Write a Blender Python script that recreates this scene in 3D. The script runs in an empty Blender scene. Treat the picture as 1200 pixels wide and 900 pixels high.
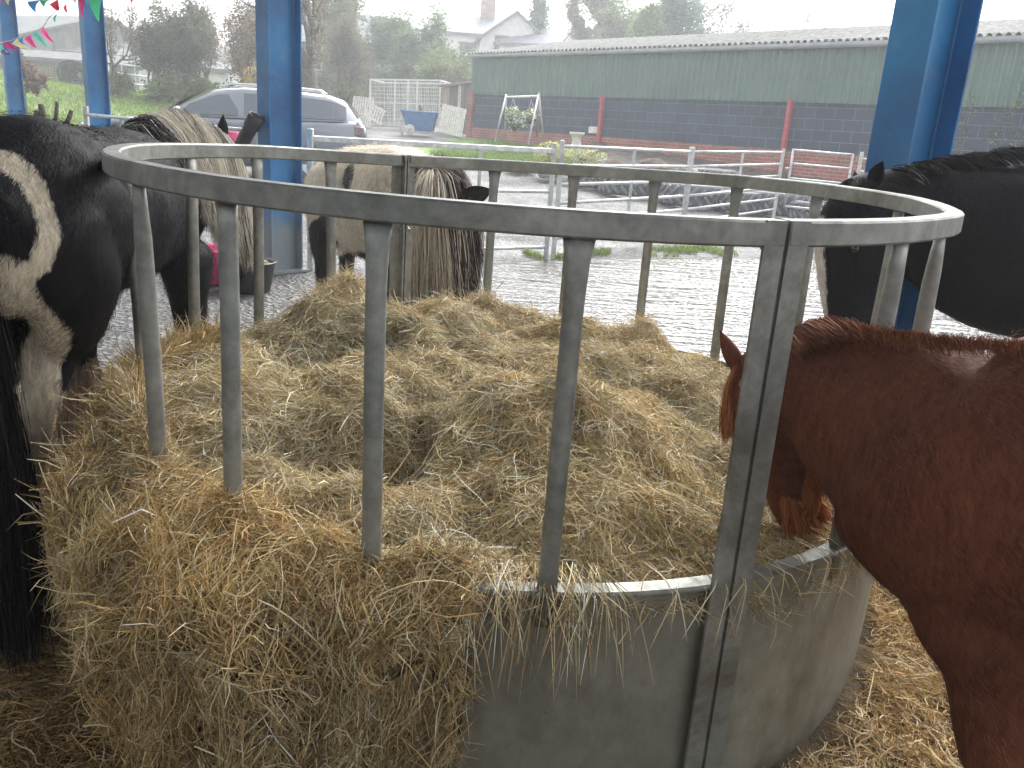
import bpy, math, random
import numpy as np
from mathutils import Vector, Matrix

rnd = random.Random(7)
RG = np.random.default_rng(11)
sc = bpy.context.scene
COL = sc.collection
CAM_H = 1.3
FOC, PITCH, ROLL = 990.0, 0.2944, 0.069      # focal length in px of a 1200 px wide frame

# ------------------------------------------------------------------ camera frame
_f = np.array([0, math.cos(PITCH), -math.sin(PITCH)])
_u0 = np.array([0, math.sin(PITCH), math.cos(PITCH)])
_x0 = np.array([1.0, 0, 0])
_x = math.cos(ROLL) * _x0 + math.sin(ROLL) * _u0
_u = -math.sin(ROLL) * _x0 + math.cos(ROLL) * _u0


def at(px, py, Y):
    """world point seen in direction (px, py), at depth Y metres in front of the camera"""
    d = (px - 600) / FOC * _x + (450 - py) / FOC * _u + _f
    d = d * (Y / d[1])
    return Vector((d[0], d[1], d[2] + CAM_H))


# ------------------------------------------------------------------ materials
def new_mat(name):
    m = bpy.data.materials.new(name)
    m.use_nodes = True
    nt = m.node_tree
    return m, nt, nt.nodes['Principled BSDF']


def lnk(nt, a, b):
    nt.links.new(a, b)


def noise(nt, scale, detail=6, rough=.6, coord='Object', stretch=None, dist=0):
    tc = nt.nodes.new('ShaderNodeTexCoord')
    n = nt.nodes.new('ShaderNodeTexNoise')
    n.inputs['Scale'].default_value = scale
    n.inputs['Detail'].default_value = detail
    n.inputs['Roughness'].default_value = rough
    n.inputs['Distortion'].default_value = dist
    if stretch:
        mp = nt.nodes.new('ShaderNodeMapping')
        mp.inputs['Scale'].default_value = stretch
        lnk(nt, tc.outputs[coord], mp.inputs['Vector'])
        lnk(nt, mp.outputs['Vector'], n.inputs['Vector'])
    else:
        lnk(nt, tc.outputs[coord], n.inputs['Vector'])
    return n.outputs['Fac']


def ramp(nt, fac, stops):
    r = nt.nodes.new('ShaderNodeValToRGB')
    el = r.color_ramp.elements
    while len(el) < len(stops):
        el.new(0.5)
    for e, (p, c) in zip(el, stops):
        e.position = p
        e.color = (c[0], c[1], c[2], 1) if hasattr(c, '__len__') else (c, c, c, 1)
    lnk(nt, fac, r.inputs['Fac'])
    return r.outputs['Color']


def mixc(nt, fac, a, b, mode='MIX'):
    m = nt.nodes.new('ShaderNodeMix')
    m.data_type = 'RGBA'
    m.blend_type = mode
    for s, v in ((m.inputs[0], fac), (m.inputs[6], a), (m.inputs[7], b)):
        if hasattr(v, 'node'):
            lnk(nt, v, s)
        elif hasattr(v, '__len__'):
            s.default_value = (v[0], v[1], v[2], 1)
        else:
            s.default_value = v
    return m.outputs[2]


def bump(nt, bsdf, h, strength=.3, dist=.01):
    b = nt.nodes.new('ShaderNodeBump')
    b.inputs['Strength'].default_value = strength
    b.inputs['Distance'].default_value = dist
    lnk(nt, h, b.inputs['Height'])
    lnk(nt, b.outputs['Normal'], bsdf.inputs['Normal'])
    return b


def mottled(name, c1, c2, scale=6, rough=.7, metal=0, bstr=.2, bdist=.004, bscale=None, c3=None, spec=.5, stretch=None, lo=.35, hi=.65):
    m, nt, b = new_mat(name)
    n = noise(nt, scale, stretch=stretch)
    stops = [(lo, c1), (hi, c2)]
    if c3 is not None:
        stops.append((min(.98, hi + .13), c3))
    lnk(nt, ramp(nt, n, stops), b.inputs['Base Color'])
    b.inputs['Roughness'].default_value = rough
    b.inputs['Metallic'].default_value = metal
    b.inputs['Specular IOR Level'].default_value = spec
    if bstr:
        bump(nt, b, noise(nt, bscale or scale * 6, stretch=stretch), bstr, bdist)
    return m


def attr_mat(name, rough=.75, spec=.3, transl=0, attr='Col', var=.0):
    m, nt, b = new_mat(name)
    a = nt.nodes.new('ShaderNodeAttribute')
    a.attribute_name = attr
    lnk(nt, a.outputs['Color'], b.inputs['Base Color'])
    b.inputs['Roughness'].default_value = rough
    b.inputs['Specular IOR Level'].default_value = spec
    if transl:
        t = nt.nodes.new('ShaderNodeBsdfTranslucent')
        lnk(nt, a.outputs['Color'], t.inputs['Color'])
        mx = nt.nodes.new('ShaderNodeMixShader')
        mx.inputs[0].default_value = transl
        lnk(nt, b.outputs[0], mx.inputs[1])
        lnk(nt, t.outputs[0], mx.inputs[2])
        out = [n for n in nt.nodes if n.type == 'OUTPUT_MATERIAL'][0]
        lnk(nt, mx.outputs[0], out.inputs['Surface'])
    return m


def galv_mat(name, c1=(.205, .212, .195), c2=(.37, .375, .35), dirt=(.13, .115, .085), rough=.5):
    m, nt, b = new_mat(name)
    base = ramp(nt, noise(nt, 7, 8, .7), [(.3, c1), (.68, c2)])
    sp = ramp(nt, noise(nt, 38, 3, .6), [(.35, .82), (.7, 1.1)])
    base = mixc(nt, 1, base, sp, 'MULTIPLY')
    d = ramp(nt, noise(nt, 3.1, 9, .75, dist=.4), [(.5, 0.), (.68, .85)])
    base = mixc(nt, d, base, dirt)
    blue = ramp(nt, noise(nt, 2.3, 4, .5), [(.52, 0.), (.75, .3)])
    base = mixc(nt, blue, base, (.16, .23, .24))
    lnk(nt, base, b.inputs['Base Color'])
    b.inputs['Metallic'].default_value = .55
    lnk(nt, ramp(nt, noise(nt, 11, 6), [(.3, rough - .1), (.7, rough + .2)]), b.inputs['Roughness'])
    bump(nt, b, noise(nt, 55, 5), .18, .002)
    return m


M = {}
M['galv'] = galv_mat('galvanised steel')
M['galv_light'] = galv_mat('weathered light galvanised steel', (.55, .57, .57), (.76, .78, .78), (.35, .33, .3))
M['bolt'] = mottled('bolt steel', (.15, .15, .14), (.3, .29, .27), 30, .5, .7)
M['black'] = mottled('black plastic', (.015, .015, .016), (.035, .035, .036), 12, .45)
M['rubber'] = mottled('weathered tyre rubber', (.045, .048, .055), (.12, .125, .14), 9, .6, bscale=40)
M['tread'] = mottled('tyre tread with painted sheen', (.10, .105, .12), (.26, .27, .29), 9, .5, bscale=40)  # paler than the carcass: wet sheen painted into the colour
M['pink'] = mottled('pink plastic', (.72, .06, .22), (.85, .12, .32), 8, .4, bstr=.05)
M['white_paint'] = mottled('flaking white paint', (.55, .53, .48), (.8, .78, .74), 14, .7)
M['red_paint'] = mottled('faded red paint', (.42, .05, .07), (.55, .1, .11), 8, .6)
M['render'] = mottled('white rendered wall', (.66, .66, .64), (.8, .8, .78), 3, .9)
M['slate'] = mottled('grey roof slate', (.16, .17, .19), (.24, .25, .27), 5, .6, bscale=9, spec=.12)
M['stone'] = mottled('grey stone wall', (.2, .19, .18), (.36, .34, .31), 4, .9)
M['glass'] = mottled('dark window glass', (.02, .025, .03), (.05, .06, .07), 2, .06, bstr=0, spec=.8)
M['wood'] = mottled('weathered grey wood', (.16, .13, .1), (.34, .3, .25), 12, .85, stretch=(1, 1, .15))
M['bark'] = mottled('tree bark', (.07, .06, .05), (.17, .15, .125), 14, .95, bstr=.6, bdist=.02)
M['string'] = mottled('white cord', (.6, .6, .58), (.75, .75, .72), 20, .9, bstr=0)
M['blue_plastic'] = mottled('blue painted metal tub', (.03, .13, .32), (.06, .2, .42), 6, .55)
M['soil'] = mottled('garden soil', (.05, .04, .03), (.14, .11, .085), 5, .95, bstr=.8, bdist=.05)
M['leaf'] = attr_mat('foliage leaves', .7, .25, .35)
M['hay'] = attr_mat('hay stalks', .68, .3, .10)
M['hair'] = attr_mat('animal hair', .62, .09, .05)
M['hoof'] = mottled('horn hoof', (.06, .05, .04), (.14, .12, .1), 20, .6)


def post_mat():
    m, nt, b = new_mat('blue painted steel')
    base = ramp(nt, noise(nt, 2.2, 6, .6), [(.3, (.006, .10, .29)), (.7, (.022, .25, .54))])
    tc = nt.nodes.new('ShaderNodeTexCoord')
    sp = nt.nodes.new('ShaderNodeSeparateXYZ')
    lnk(nt, tc.outputs['Object'], sp.inputs[0])
    mr = nt.nodes.new('ShaderNodeMapRange')
    mr.inputs['From Min'].default_value = .62
    mr.inputs['From Max'].default_value = .05
    lnk(nt, sp.outputs['Z'], mr.inputs['Value'])
    ad = nt.nodes.new('ShaderNodeMath'); ad.operation = 'MULTIPLY_ADD'
    lnk(nt, noise(nt, 9, 8, .7), ad.inputs[0]); ad.inputs[1].default_value = .9
    lnk(nt, mr.outputs[0], ad.inputs[2])
    mud = ramp(nt, ad.outputs[0], [(.5, 0.), (.98, .8)])
    base = mixc(nt, mud, base, (.27, .27, .23))
    rust = ramp(nt, noise(nt, 6, 9, .8), [(.66, 0.), (.74, .7)])
    base = mixc(nt, rust, base, (.1, .05, .03))
    lnk(nt, base, b.inputs['Base Color'])
    b.inputs['Roughness'].default_value = .42
    bump(nt, b, noise(nt, 30), .15, .003)
    return m


M['post'] = post_mat()


def brick_mat(name, c1, c2, mortar, w, h, ms, rough=.85, bstr=.5):
    m, nt, b = new_mat(name)
    tc = nt.nodes.new('ShaderNodeTexCoord')
    br = nt.nodes.new('ShaderNodeTexBrick')
    br.inputs['Color1'].default_value = (*c1, 1)
    br.inputs['Color2'].default_value = (*c2, 1)
    br.inputs['Mortar'].default_value = (*mortar, 1)
    br.inputs['Scale'].default_value = 1
    br.inputs['Brick Width'].default_value = w
    br.inputs['Row Height'].default_value = h
    br.inputs['Mortar Size'].default_value = ms
    br.inputs['Mortar Smooth'].default_value = .3
    lnk(nt, tc.outputs['UV'], br.inputs['Vector'])
    n = ramp(nt, noise(nt, 1.6, 8, .7), [(.3, .7), (.7, 1.25)])
    base = mixc(nt, 1, br.outputs['Color'], n, 'MULTIPLY')
    lnk(nt, base, b.inputs['Base Color'])
    b.inputs['Roughness'].default_value = rough
    mx = nt.nodes.new('ShaderNodeMath'); mx.operation = 'MULTIPLY_ADD'
    lnk(nt, br.outputs['Fac'], mx.inputs[0]); mx.inputs[1].default_value = -1
    lnk(nt, noise(nt, 22), mx.inputs[2])
    bump(nt, b, mx.outputs[0], bstr, .015)
    return m


M['block'] = brick_mat('dark painted blockwork', (.030, .048, .082), (.044, .066, .108), (.18, .21, .26), .45, .225, .006)
M['brick'] = brick_mat('red brick', (.42, .13, .09), (.3, .1, .075), (.38, .33, .29), .225, .075, .008)
M['brick_chim'] = brick_mat('buff brick', (.42, .3, .25), (.34, .23, .2), (.4, .38, .35), .225, .075, .01)

# ------------------------------------------------------------------ mesh builder


class MB:
    def __init__(s):
        s.v, s.f, s.uv, s.sm = [], [], [], []

    def face(s, idx, uv=None, smooth=False):
        s.f.append(tuple(idx)); s.uv.append(uv); s.sm.append(smooth)

    def box(s, c, d, rot=None, bev=0):
        c = Vector(c); hx, hy, hz = d[0] / 2, d[1] / 2, d[2] / 2
        R = rot if rot is not None else Matrix.Identity(3)
        n = len(s.v)
        if bev:
            b = min(bev, hx * .9, hy * .9, hz * .9)
            pts = []
            for z, k in ((-hz, b), (-hz + b, 0), (hz - b, 0), (hz, b)):
                a1, a2 = hx - k, hy - k
                for (x, y) in ((a1 - b, -a2), (a1, -a2 + b), (a1, a2 - b), (a1 - b, a2), (-a1 + b, a2), (-a1, a2 - b), (-a1, -a2 + b), (-a1 + b, -a2)):
                    pts.append((x, y, z))
            for p in pts:
                s.v.append(c + R @ Vector(p))
            for r in range(3):
                for i in range(8):
                    j = (i + 1) % 8
                    s.face((n + r * 8 + i, n + r * 8 + j, n + r * 8 + 8 + j, n + r * 8 + 8 + i))
            s.face([n + i for i in range(7, -1, -1)]); s.face([n + 24 + i for i in range(8)])
            return s
        for x, y, z in ((-1, -1, -1), (1, -1, -1), (1, 1, -1), (-1, 1, -1), (-1, -1, 1), (1, -1, 1), (1, 1, 1), (-1, 1, 1)):
            s.v.append(c + R @ Vector((x * hx, y * hy, z * hz)))
        dims = [(d[0], d[1]), (d[0], d[1]), (d[0], d[2]), (d[1], d[2]), (d[0], d[2]), (d[1], d[2])]
        for q, (w, h) in zip(((0, 3, 2, 1), (4, 5, 6, 7), (0, 1, 5, 4), (1, 2, 6, 5), (2, 3, 7, 6), (3, 0, 4, 7)), dims):
            s.face([n + i for i in q], [(0, 0), (w, 0), (w, h), (0, h)])
        return s

    def beam(s, a, b, w, h, up=(0, 0, 1), bev=0):
        a, b = Vector(a), Vector(b)
        t = (b - a); L = t.length; t.normalize()
        up = Vector(up)
        if abs(t.dot(up)) > .98:
            up = Vector((0, 1, 0)) if abs(t.y) < .9 else Vector((1, 0, 0))
        x = t.cross(up).normalized(); z = x.cross(t)
        R = Matrix((x, t, z)).transposed()
        return s.box((a + b) / 2, (w, L, h), R, bev)

    def tube(s, pts, r, seg=8, cap=True, flat=None, side=None):
        pts = [Vector(p) for p in pts]
        rs = r if hasattr(r, '__len__') else [r] * len(pts)
        n0 = len(s.v)
        ref = Vector(side) if side is not None else Vector((0, 0, 1))
        px = None
        for i, p in enumerate(pts):
            t = (pts[min(i + 1, len(pts) - 1)] - pts[max(i - 1, 0)]).normalized()
            if px is None:
                rr = ref if abs(t.dot(ref)) < .95 else Vector((1, 0, 0))
                px = (rr - t * rr.dot(t)).normalized()
            else:
                px = (px - t * px.dot(t)).normalized()
            py = t.cross(px)
            ra = rs[i]
            ra, rb = ra if hasattr(ra, '__len__') else (ra, ra)
            for k in range(seg):
                a = 2 * math.pi * k / seg
                s.v.append(p + px * (math.cos(a) * ra) + py * (math.sin(a) * rb))
        for i in range(len(pts) - 1):
            for k in range(seg):
                j = (k + 1) % seg
                s.face((n0 + i * seg + k, n0 + i * seg + j, n0 + (i + 1) * seg + j, n0 + (i + 1) * seg + k), smooth=True)
        if cap:
            s.face([n0 + k for k in range(seg - 1, -1, -1)])
            e = n0 + (len(pts) - 1) * seg
            s.face([e + k for k in range(seg)])
        return s

    def lathe(s, c, prof, seg=20, rot=None, wob=0):
        c = Vector(c); R = rot if rot is not None else Matrix.Identity(3)
        n = len(s.v)
        for (r, z) in prof:
            for k in range(seg):
                a = 2 * math.pi * k / seg
                s.v.append(c + R @ Vector((r * math.cos(a), r * math.sin(a), z)))
        for i in range(len(prof) - 1):
            for k in range(seg):
                j = (k + 1) % seg
                s.face((n + i * seg + k, n + i * seg + j, n + (i + 1) * seg + j, n + (i + 1) * seg + k), smooth=True)
        return s

    def poly(s, pts, thick, nrm):
        """flat outline given real thickness"""
        nrm = Vector(nrm).normalized() * thick
        n = len(s.v); k = len(pts)
        s.v += [Vector(p) for p in pts] + [Vector(p) + nrm for p in pts]
        s.face([n + i for i in range(k)][::-1]); s.face([n + k + i for i in range(k)])
        for i in range(k):
            j = (i + 1) % k
            s.face((n + i, n + j, n + k + j, n + k + i))
        return s

    def build(s, name, mat, parent=None, smooth=None):
        me = bpy.data.meshes.new(name)
        me.from_pydata([tuple(v) for v in s.v], [], s.f)
        uvl = me.uv_layers.new(name='UVMap')
        if any(u is not None for u in s.uv):
            k = 0
            buf = np.zeros((len(me.loops), 2))
            for f, u in zip(s.f, s.uv):
                if u is not None:
                    buf[k:k + len(f)] = u
                k += len(f)
            uvl.data.foreach_set('uv', buf.ravel())
        sm = np.array([bool(x) if smooth is None else smooth for x in s.sm])
        me.polygons.foreach_set('use_smooth', sm)
        me.materials.append(mat)
        me.update()
        o = bpy.data.objects.new(name, me)
        COL.objects.link(o)
        if parent is not None:
            o.parent = parent
            o.matrix_parent_inverse = mat_world(parent).inverted()
        return o


def mat_world(o):
    m = o.matrix_basis.copy()
    if o.parent is not None:
        m = mat_world(o.parent) @ o.matrix_parent_inverse @ m
    return m


def empty(name, label, cat, loc=(0, 0, 0), group=None, rz=0):
    o = bpy.data.objects.new(name, None)
    COL.objects.link(o)
    o.location = loc
    o.rotation_euler = (0, 0, rz)
    o.empty_display_size = .2
    o['label'] = label; o['category'] = cat
    if group:
        o['group'] = group
    return o


def tag(o, label, cat, group=None):
    o['label'] = label; o['category'] = cat
    if group:
        o['group'] = group
    return o


def structure(o):
    o['kind'] = 'structure'
    return o


def np_mesh(name, verts, quads, mat, parent=None, cols=None, attr=None, smooth=False, tri=False):
    me = bpy.data.meshes.new(name)
    nv, nf, k = len(verts), len(quads), quads.shape[1]
    me.vertices.add(nv); me.vertices.foreach_set('co', np.ascontiguousarray(verts, dtype=np.float32).ravel())
    me.loops.add(nf * k); me.loops.foreach_set('vertex_index', quads.astype(np.int32).ravel())
    me.polygons.add(nf)
    me.polygons.foreach_set('loop_start', np.arange(0, nf * k, k, dtype=np.int32))
    me.polygons.foreach_set('use_smooth', np.full(nf, smooth))
    me.update(calc_edges=True)
    if cols is not None:
        a = me.attributes.new('Col', 'FLOAT_COLOR', 'POINT')
        c4 = np.ones((nv, 4), dtype=np.float32); c4[:, :3] = cols
        a.data.foreach_set('color', c4.ravel())
    if attr is not None:
        for kx, vals in attr.items():
            a = me.attributes.new(kx, 'FLOAT', 'POINT')
            a.data.foreach_set('value', np.asarray(vals, dtype=np.float32))
    me.materials.append(mat)
    o = bpy.data.objects.new(name, me)
    COL.objects.link(o)
    if parent is not None:
        o.parent = parent
        o.matrix_parent_inverse = mat_world(parent).inverted()
    return o


def norm(a):
    return a / np.maximum(np.linalg.norm(a, axis=-1, keepdims=True), 1e-9)


def ribbons(P, width, cols, hint=None, taper=True, tipcol=None):
    """P (n,k,3) -> verts, quads, cols of flat blades"""
    n, k, _ = P.shape
    T = np.empty_like(P)
    T[:, 1:-1] = P[:, 2:] - P[:, :-2]; T[:, 0] = P[:, 1] - P[:, 0]; T[:, -1] = P[:, -1] - P[:, -2]
    T = norm(T)
    if hint is None:
        hint = RG.normal(size=(n, 3))
    S = norm(np.cross(T, hint[:, None, :]))
    w = np.broadcast_to(np.asarray(width)[:, None], (n, k)) / 2
    if taper:
        tp = np.ones(k); tp[-1] = .25; tp[0] = .7
        w = w * tp
    A = P - S * w[..., None]; B = P + S * w[..., None]
    V = np.stack([A, B], 2).reshape(n * k * 2, 3)
    base = (np.arange(n) * k * 2)[:, None] + (np.arange(k - 1) * 2)[None]
    Q = np.stack([base, base + 1, base + 3, base + 2], -1).reshape(-1, 4)
    C = np.repeat(cols, k * 2, axis=0)
    return V, Q, C


# ------------------------------------------------------------------ value noise (numpy)
_tab = np.random.default_rng(5).random((64, 64, 64))


def vnoise(p, s):
    p = np.asarray(p) * s + 100.3
    i = np.floor(p).astype(int); f = p - i; f = f * f * (3 - 2 * f)
    r = 0
    for dx in (0, 1):
        for dy in (0, 1):
            for dz in (0, 1):
                w = (f[..., 0] if dx else 1 - f[..., 0]) * (f[..., 1] if dy else 1 - f[..., 1]) * (f[..., 2] if dz else 1 - f[..., 2])
                r = r + w * _tab[(i[..., 0] + dx) % 64, (i[..., 1] + dy) % 64, (i[..., 2] + dz) % 64]
    return r - .5


def fbm(p, s, o=4):
    r, a = 0, 1.0
    for k in range(o):
        r = r + a * vnoise(np.asarray(p) + 7.1 * k, s * 2 ** k); a *= .5
    return r


def sstep(a, b, x):
    t = np.clip((np.asarray(x, float) - a) / (b - a), 0, 1)
    return t * t * (3 - 2 * t)


# ------------------------------------------------------------------ terrain
def ground_z(X, Y):
    X = np.asarray(X, float); Y = np.asarray(Y, float)
    z = .425 * sstep(12, 28, Y) + .425 * np.clip((Y - 14) / 13, 0, 1) + .012 * np.clip(Y - 26, 0, 40)
    z = z + .070 * np.clip(-X - 6, 0, 26) * sstep(12, 28, Y) 
    return z


def gz(x, y):
    return float(ground_z(x, y))


def grid_sheet(name, corners, nu, nv, mat, off=0.0, rough=0.0, edge=0.0, rs=3.0):
    """bilinear patch between four plan corners, draped on the terrain"""
    a, b, c, d = [np.array(q, float) for q in corners]
    u, v = np.meshgrid(np.linspace(0, 1, nu), np.linspace(0, 1, nv), indexing='ij')
    P = (1 - u)[..., None] * (1 - v)[..., None] * a + u[..., None] * (1 - v)[..., None] * b + u[..., None] * v[..., None] * c + (1 - u)[..., None] * v[..., None] * d
    if edge:
        q = np.concatenate([P, np.zeros_like(P[..., :1])], -1)
        P = P + np.stack([fbm(q, 1.1), fbm(q + 31, 1.1)], -1) * edge
    Z = ground_z(P[..., 0], P[..., 1]) + off
    if rough:
        q = np.stack([P[..., 0], P[..., 1], 0 * Z], -1)
        Z = Z + np.maximum(fbm(q, rs, 5) + .1, -.0) * rough
    V = np.stack([P[..., 0], P[..., 1], Z], -1).reshape(-1, 3)
    i = np.arange(nu - 1)[:, None] * nv + np.arange(nv - 1)[None]
    Q = np.stack([i, i + nv, i + nv + 1, i + 1], -1).reshape(-1, 4)
    return np_mesh(name, V, Q, mat, smooth=True)


def gravel_mat():
    m, nt, b = new_mat('wet grey gravel')
    v = nt.nodes.new('ShaderNodeTexVoronoi'); v.inputs['Scale'].default_value = 28
    tc = nt.nodes.new('ShaderNodeTexCoord'); lnk(nt, tc.outputs['Object'], v.inputs['Vector'])
    c = ramp(nt, v.outputs['Color'], [(.1, (.035, .035, .037)), (.5, (.095, .095, .098)), (.9, (.26, .26, .26))])
    c2 = ramp(nt, noise(nt, .8, 8, .7), [(.35, (.065, .062, .058)), (.6, (.16, .157, .152))])
    lnk(nt, mixc(nt, .5, c, c2), b.inputs['Base Color'])
    lnk(nt, ramp(nt, noise(nt, .9, 6, .7), [(.42, .4), (.6, .8)]), b.inputs['Roughness'])
    b.inputs['Specular IOR Level'].default_value = .2
    bump(nt, b, v.outputs['Distance'], .8, .03)
    return m


def wet_mat():
    m, nt, b = new_mat('rain soaked concrete')
    c = ramp(nt, noise(nt, 1.4, 9, .7), [(.3, (.032, .030, .028)), (.65, (.09, .087, .08))])
    lnk(nt, c, b.inputs['Base Color'])
    lnk(nt, ramp(nt, noise(nt, 1.1, 5, .6), [(.35, .07), (.6, .22)]), b.inputs['Roughness'])
    b.inputs['Specular IOR Level'].default_value = .5
    a = noise(nt, 4.2, 3, .55, stretch=(.4, 1.6, 1), dist=.6)
    v = nt.nodes.new('ShaderNodeTexVoronoi'); v.inputs['Scale'].default_value = 13
    tc = nt.nodes.new('ShaderNodeTexCoord'); lnk(nt, tc.outputs['Object'], v.inputs['Vector'])
    w = nt.nodes.new('ShaderNodeMath'); w.operation = 'SINE'
    ml = nt.nodes.new('ShaderNodeMath'); ml.operation = 'MULTIPLY'; ml.inputs[1].default_value = 18
    lnk(nt, v.outputs['Distance'], ml.inputs[0]); lnk(nt, ml.outputs[0], w.inputs[0])
    ad = nt.nodes.new('ShaderNodeMath'); ad.operation = 'MULTIPLY_ADD'; ad.inputs[1].default_value = .04
    lnk(nt, w.outputs[0], ad.inputs[0]); lnk(nt, a, ad.inputs[2])
    bump(nt, b, ad.outputs[0], .9, .045)
    return m


def mud_mat():
    m, nt, b = new_mat('dirty yard concrete with mud')
    c = ramp(nt, noise(nt, 2.2, 10, .75), [(.3, (.07, .06, .05)), (.55, (.15, .135, .115)), (.72, (.21, .195, .175))])
    lnk(nt, c, b.inputs['Base Color'])
    lnk(nt, ramp(nt, noise(nt, 2.4, 7, .7), [(.45, .1), (.62, .75)]), b.inputs['Roughness'])
    bump(nt, b, noise(nt, 7, 7, .6), .35, .012)
    return m


def grass_mat(name, c1, c2):
    return mottled(name, c1, c2, 1.6, .9, bstr=.8, bdist=.04, bscale=30)


ground = structure(grid_sheet('ground', [(-150, -60), (150, -60), (150, 150), (-150, 150)], 301, 211, gravel_mat(), 0))
# --- flat building plot: world z is 0 here
SL = (.714, -.70)                # direction of the green shed's long wall, in plan


def on_line(a, s, d=(.707, -.707)):
    return (a[0] + d[0] * s, a[1] + d[1] * s)


MID = (-2.02, 7.12)
floor_ = structure(grid_sheet('barn_floor', [(-9.5, 9.0), on_line(MID, 14), (2, -9), (-15, 3)], 60, 40, mud_mat(), .008))
wet = structure(grid_sheet('wet_concrete', [(-1.6, 6.75), (.3, 8.75), (9.0, 13.0), (9.0, -3.8)], 60, 60, wet_mat(), .016, edge=.05))
lawn_m = grass_mat('lawn turf', (.10, .17, .045), (.2, .29, .08))
lawn = structure(grid_sheet('lawn', [(-48, 16), (-7.2, 16.5), (-8.3, 34), (-48, 40)], 120, 70, lawn_m, .03, rough=.06))
path = structure(grid_sheet('path', [(-40, 13.0), (-5.5, 15.2), (-6.5, 16.6), (-40, 15.2)], 80, 8, mottled('pale concrete path', (.4, .39, .36), (.55, .54, .5), 3, .8), .04))
verge = structure(grid_sheet('grass_verge', [(-2.8, 21.2), (2.2, 19.2), (2.4, 22.6), (-1.9, 27.6)], 40, 40, lawn_m, .02, rough=.12, edge=.5))
bed = structure(grid_sheet('raised_bed', [(1.2, 17.9), (8.4, 14.2), (9.6, 14.4), (1.7, 23.8)], 60, 40, M['soil'], .36, rough=.16))


def blades(name, label, pts, hmin, hmax, c1, c2, w=.006, kind='stuff', lean=.5):
    n = len(pts)
    h = RG.uniform(hmin, hmax, n)
    d = RG.normal(size=(n, 2)) * lean
    k = 4
    t = np.linspace(0, 1, k)[None, :, None]
    P = pts[:, None, :] + np.concatenate([d[:, None, :] * t ** 2 * h[:, None, None], t * h[:, None, None] * np.ones((n, 1, 1))], -1)
    r = RG.random((n, 1))
    C = np.array(c1) * (1 - r) + np.array(c2) * r
    V, Q, CC = ribbons(P, np.full(n, w), C)
    o = np_mesh(name, V, Q, M['leaf'], cols=CC)
    o['kind'] = kind
    o['label'] = label; o['category'] = 'grass'
    return o


def scatter(corners, n, off=0., noise_cut=None, s=1.2):
    a, b, c, d = [np.array(q, float) for q in corners]
    u = RG.random(n); v = RG.random(n)
    P = (1 - u)[:, None] * (1 - v)[:, None] * a + u[:, None] * (1 - v)[:, None] * b + u[:, None] * v[:, None] * c + (1 - u)[:, None] * v[:, None] * d
    P3 = np.concatenate([P, (ground_z(P[:, 0], P[:, 1]) + off)[:, None]], -1)
    if noise_cut is not None:
        q = P3.copy(); q[:, 2] = 0
        P3 = P3[fbm(q, s) > noise_cut]
    return P3


blades('verge_grass', 'short bright grass growing on the verge in front of the green shed', scatter([(-2.4, 21.3), (2.2, 19.4), (2.6, 22.5), (-1.1, 25.8)], 26000, .02), .05, .16, (.1, .2, .03), (.26, .36, .09), .012)
blades('yard_weeds', 'thin green weeds along the edge of the wet slab', scatter([(.2, 8.7), (2.6, 10.15), (2.3, 10.7), (.0, 9.1)], 9000, .01, .10, 3.1), .02, .07, (.12, .2, .04), (.28, .34, .1), .006)
blades('lawn_grass', 'green turf of the rising lawn beyond the yard', scatter([(-30, 17), (-7.5, 17), (-8.6, 33), (-34, 38)], 60000, .04, -.35), .05, .15, (.12, .19, .04), (.28, .36, .1), .02)

# ------------------------------------------------------------------ ring feeder
FC = Vector((0.0155, 2.35, 0)); FR = 1.05
_wa = [0, 25, 45, 65, 80, 95, 117, 134, 150, 186, 210, 240, 290, 320, 342, 360]
_wz = [1.193, 1.195, 1.192, 1.183, 1.179, 1.177, 1.175, 1.182, 1.19, 1.196, 1.193, 1.189, 1.185, 1.19, 1.186, 1.193]


def rim_z(a):
    return float(np.interp(a % 360, _wa, _wz))


def cyl(a, r, z):
    t = math.radians(a)
    return Vector((FC.x + r * math.cos(t), FC.y + r * math.sin(t), z))


feeder = empty('ring_feeder', 'large round galvanised hay ring feeder with upright tubes, full of hay', 'hay feeder', (FC.x, FC.y, 0))


def arc_bar(a0, a1, ztop, depth, r_out, thick, step=3, wob=0):
    mb = MB(); n = max(2, int(abs(a1 - a0) / step) + 1)
    rows = []
    for i in range(n + 1):
        a = a0 + (a1 - a0) * i / n
        z = ztop(a); rr = r_out + wob * math.sin(math.radians(a * 3.3))
        b = .004
        prof = [(rr, z - depth + b), (rr, z - b), (rr - b, z), (rr - thick + b, z), (rr - thick, z - b), (rr - thick, z - depth + b), (rr - thick + b, z - depth), (rr - b, z - depth)]
        rows.append([len(mb.v) + k for k in range(8)])
        mb.v += [cyl(a, q, zz) for q, zz in prof]
    for i in range(n):
        for k in range(8):
            j = (k + 1) % 8
            mb.face((rows[i][k], rows[i + 1][k], rows[i + 1][j], rows[i][j]))
    mb.face(rows[0]); mb.face(rows[-1][::-1])
    return mb


SEAM1, SEAM2 = 293.2, 117.4
SHEET_Z = .515
for (a0, a1) in ((SEAM2 + 1.0, SEAM1 - .35), (SEAM1 + .35 - 360, SEAM2 - 1.0)):
    arc_bar(a0, a1, rim_z, .043, FR, .040).build('top_rail', M['galv'], feeder)
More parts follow.
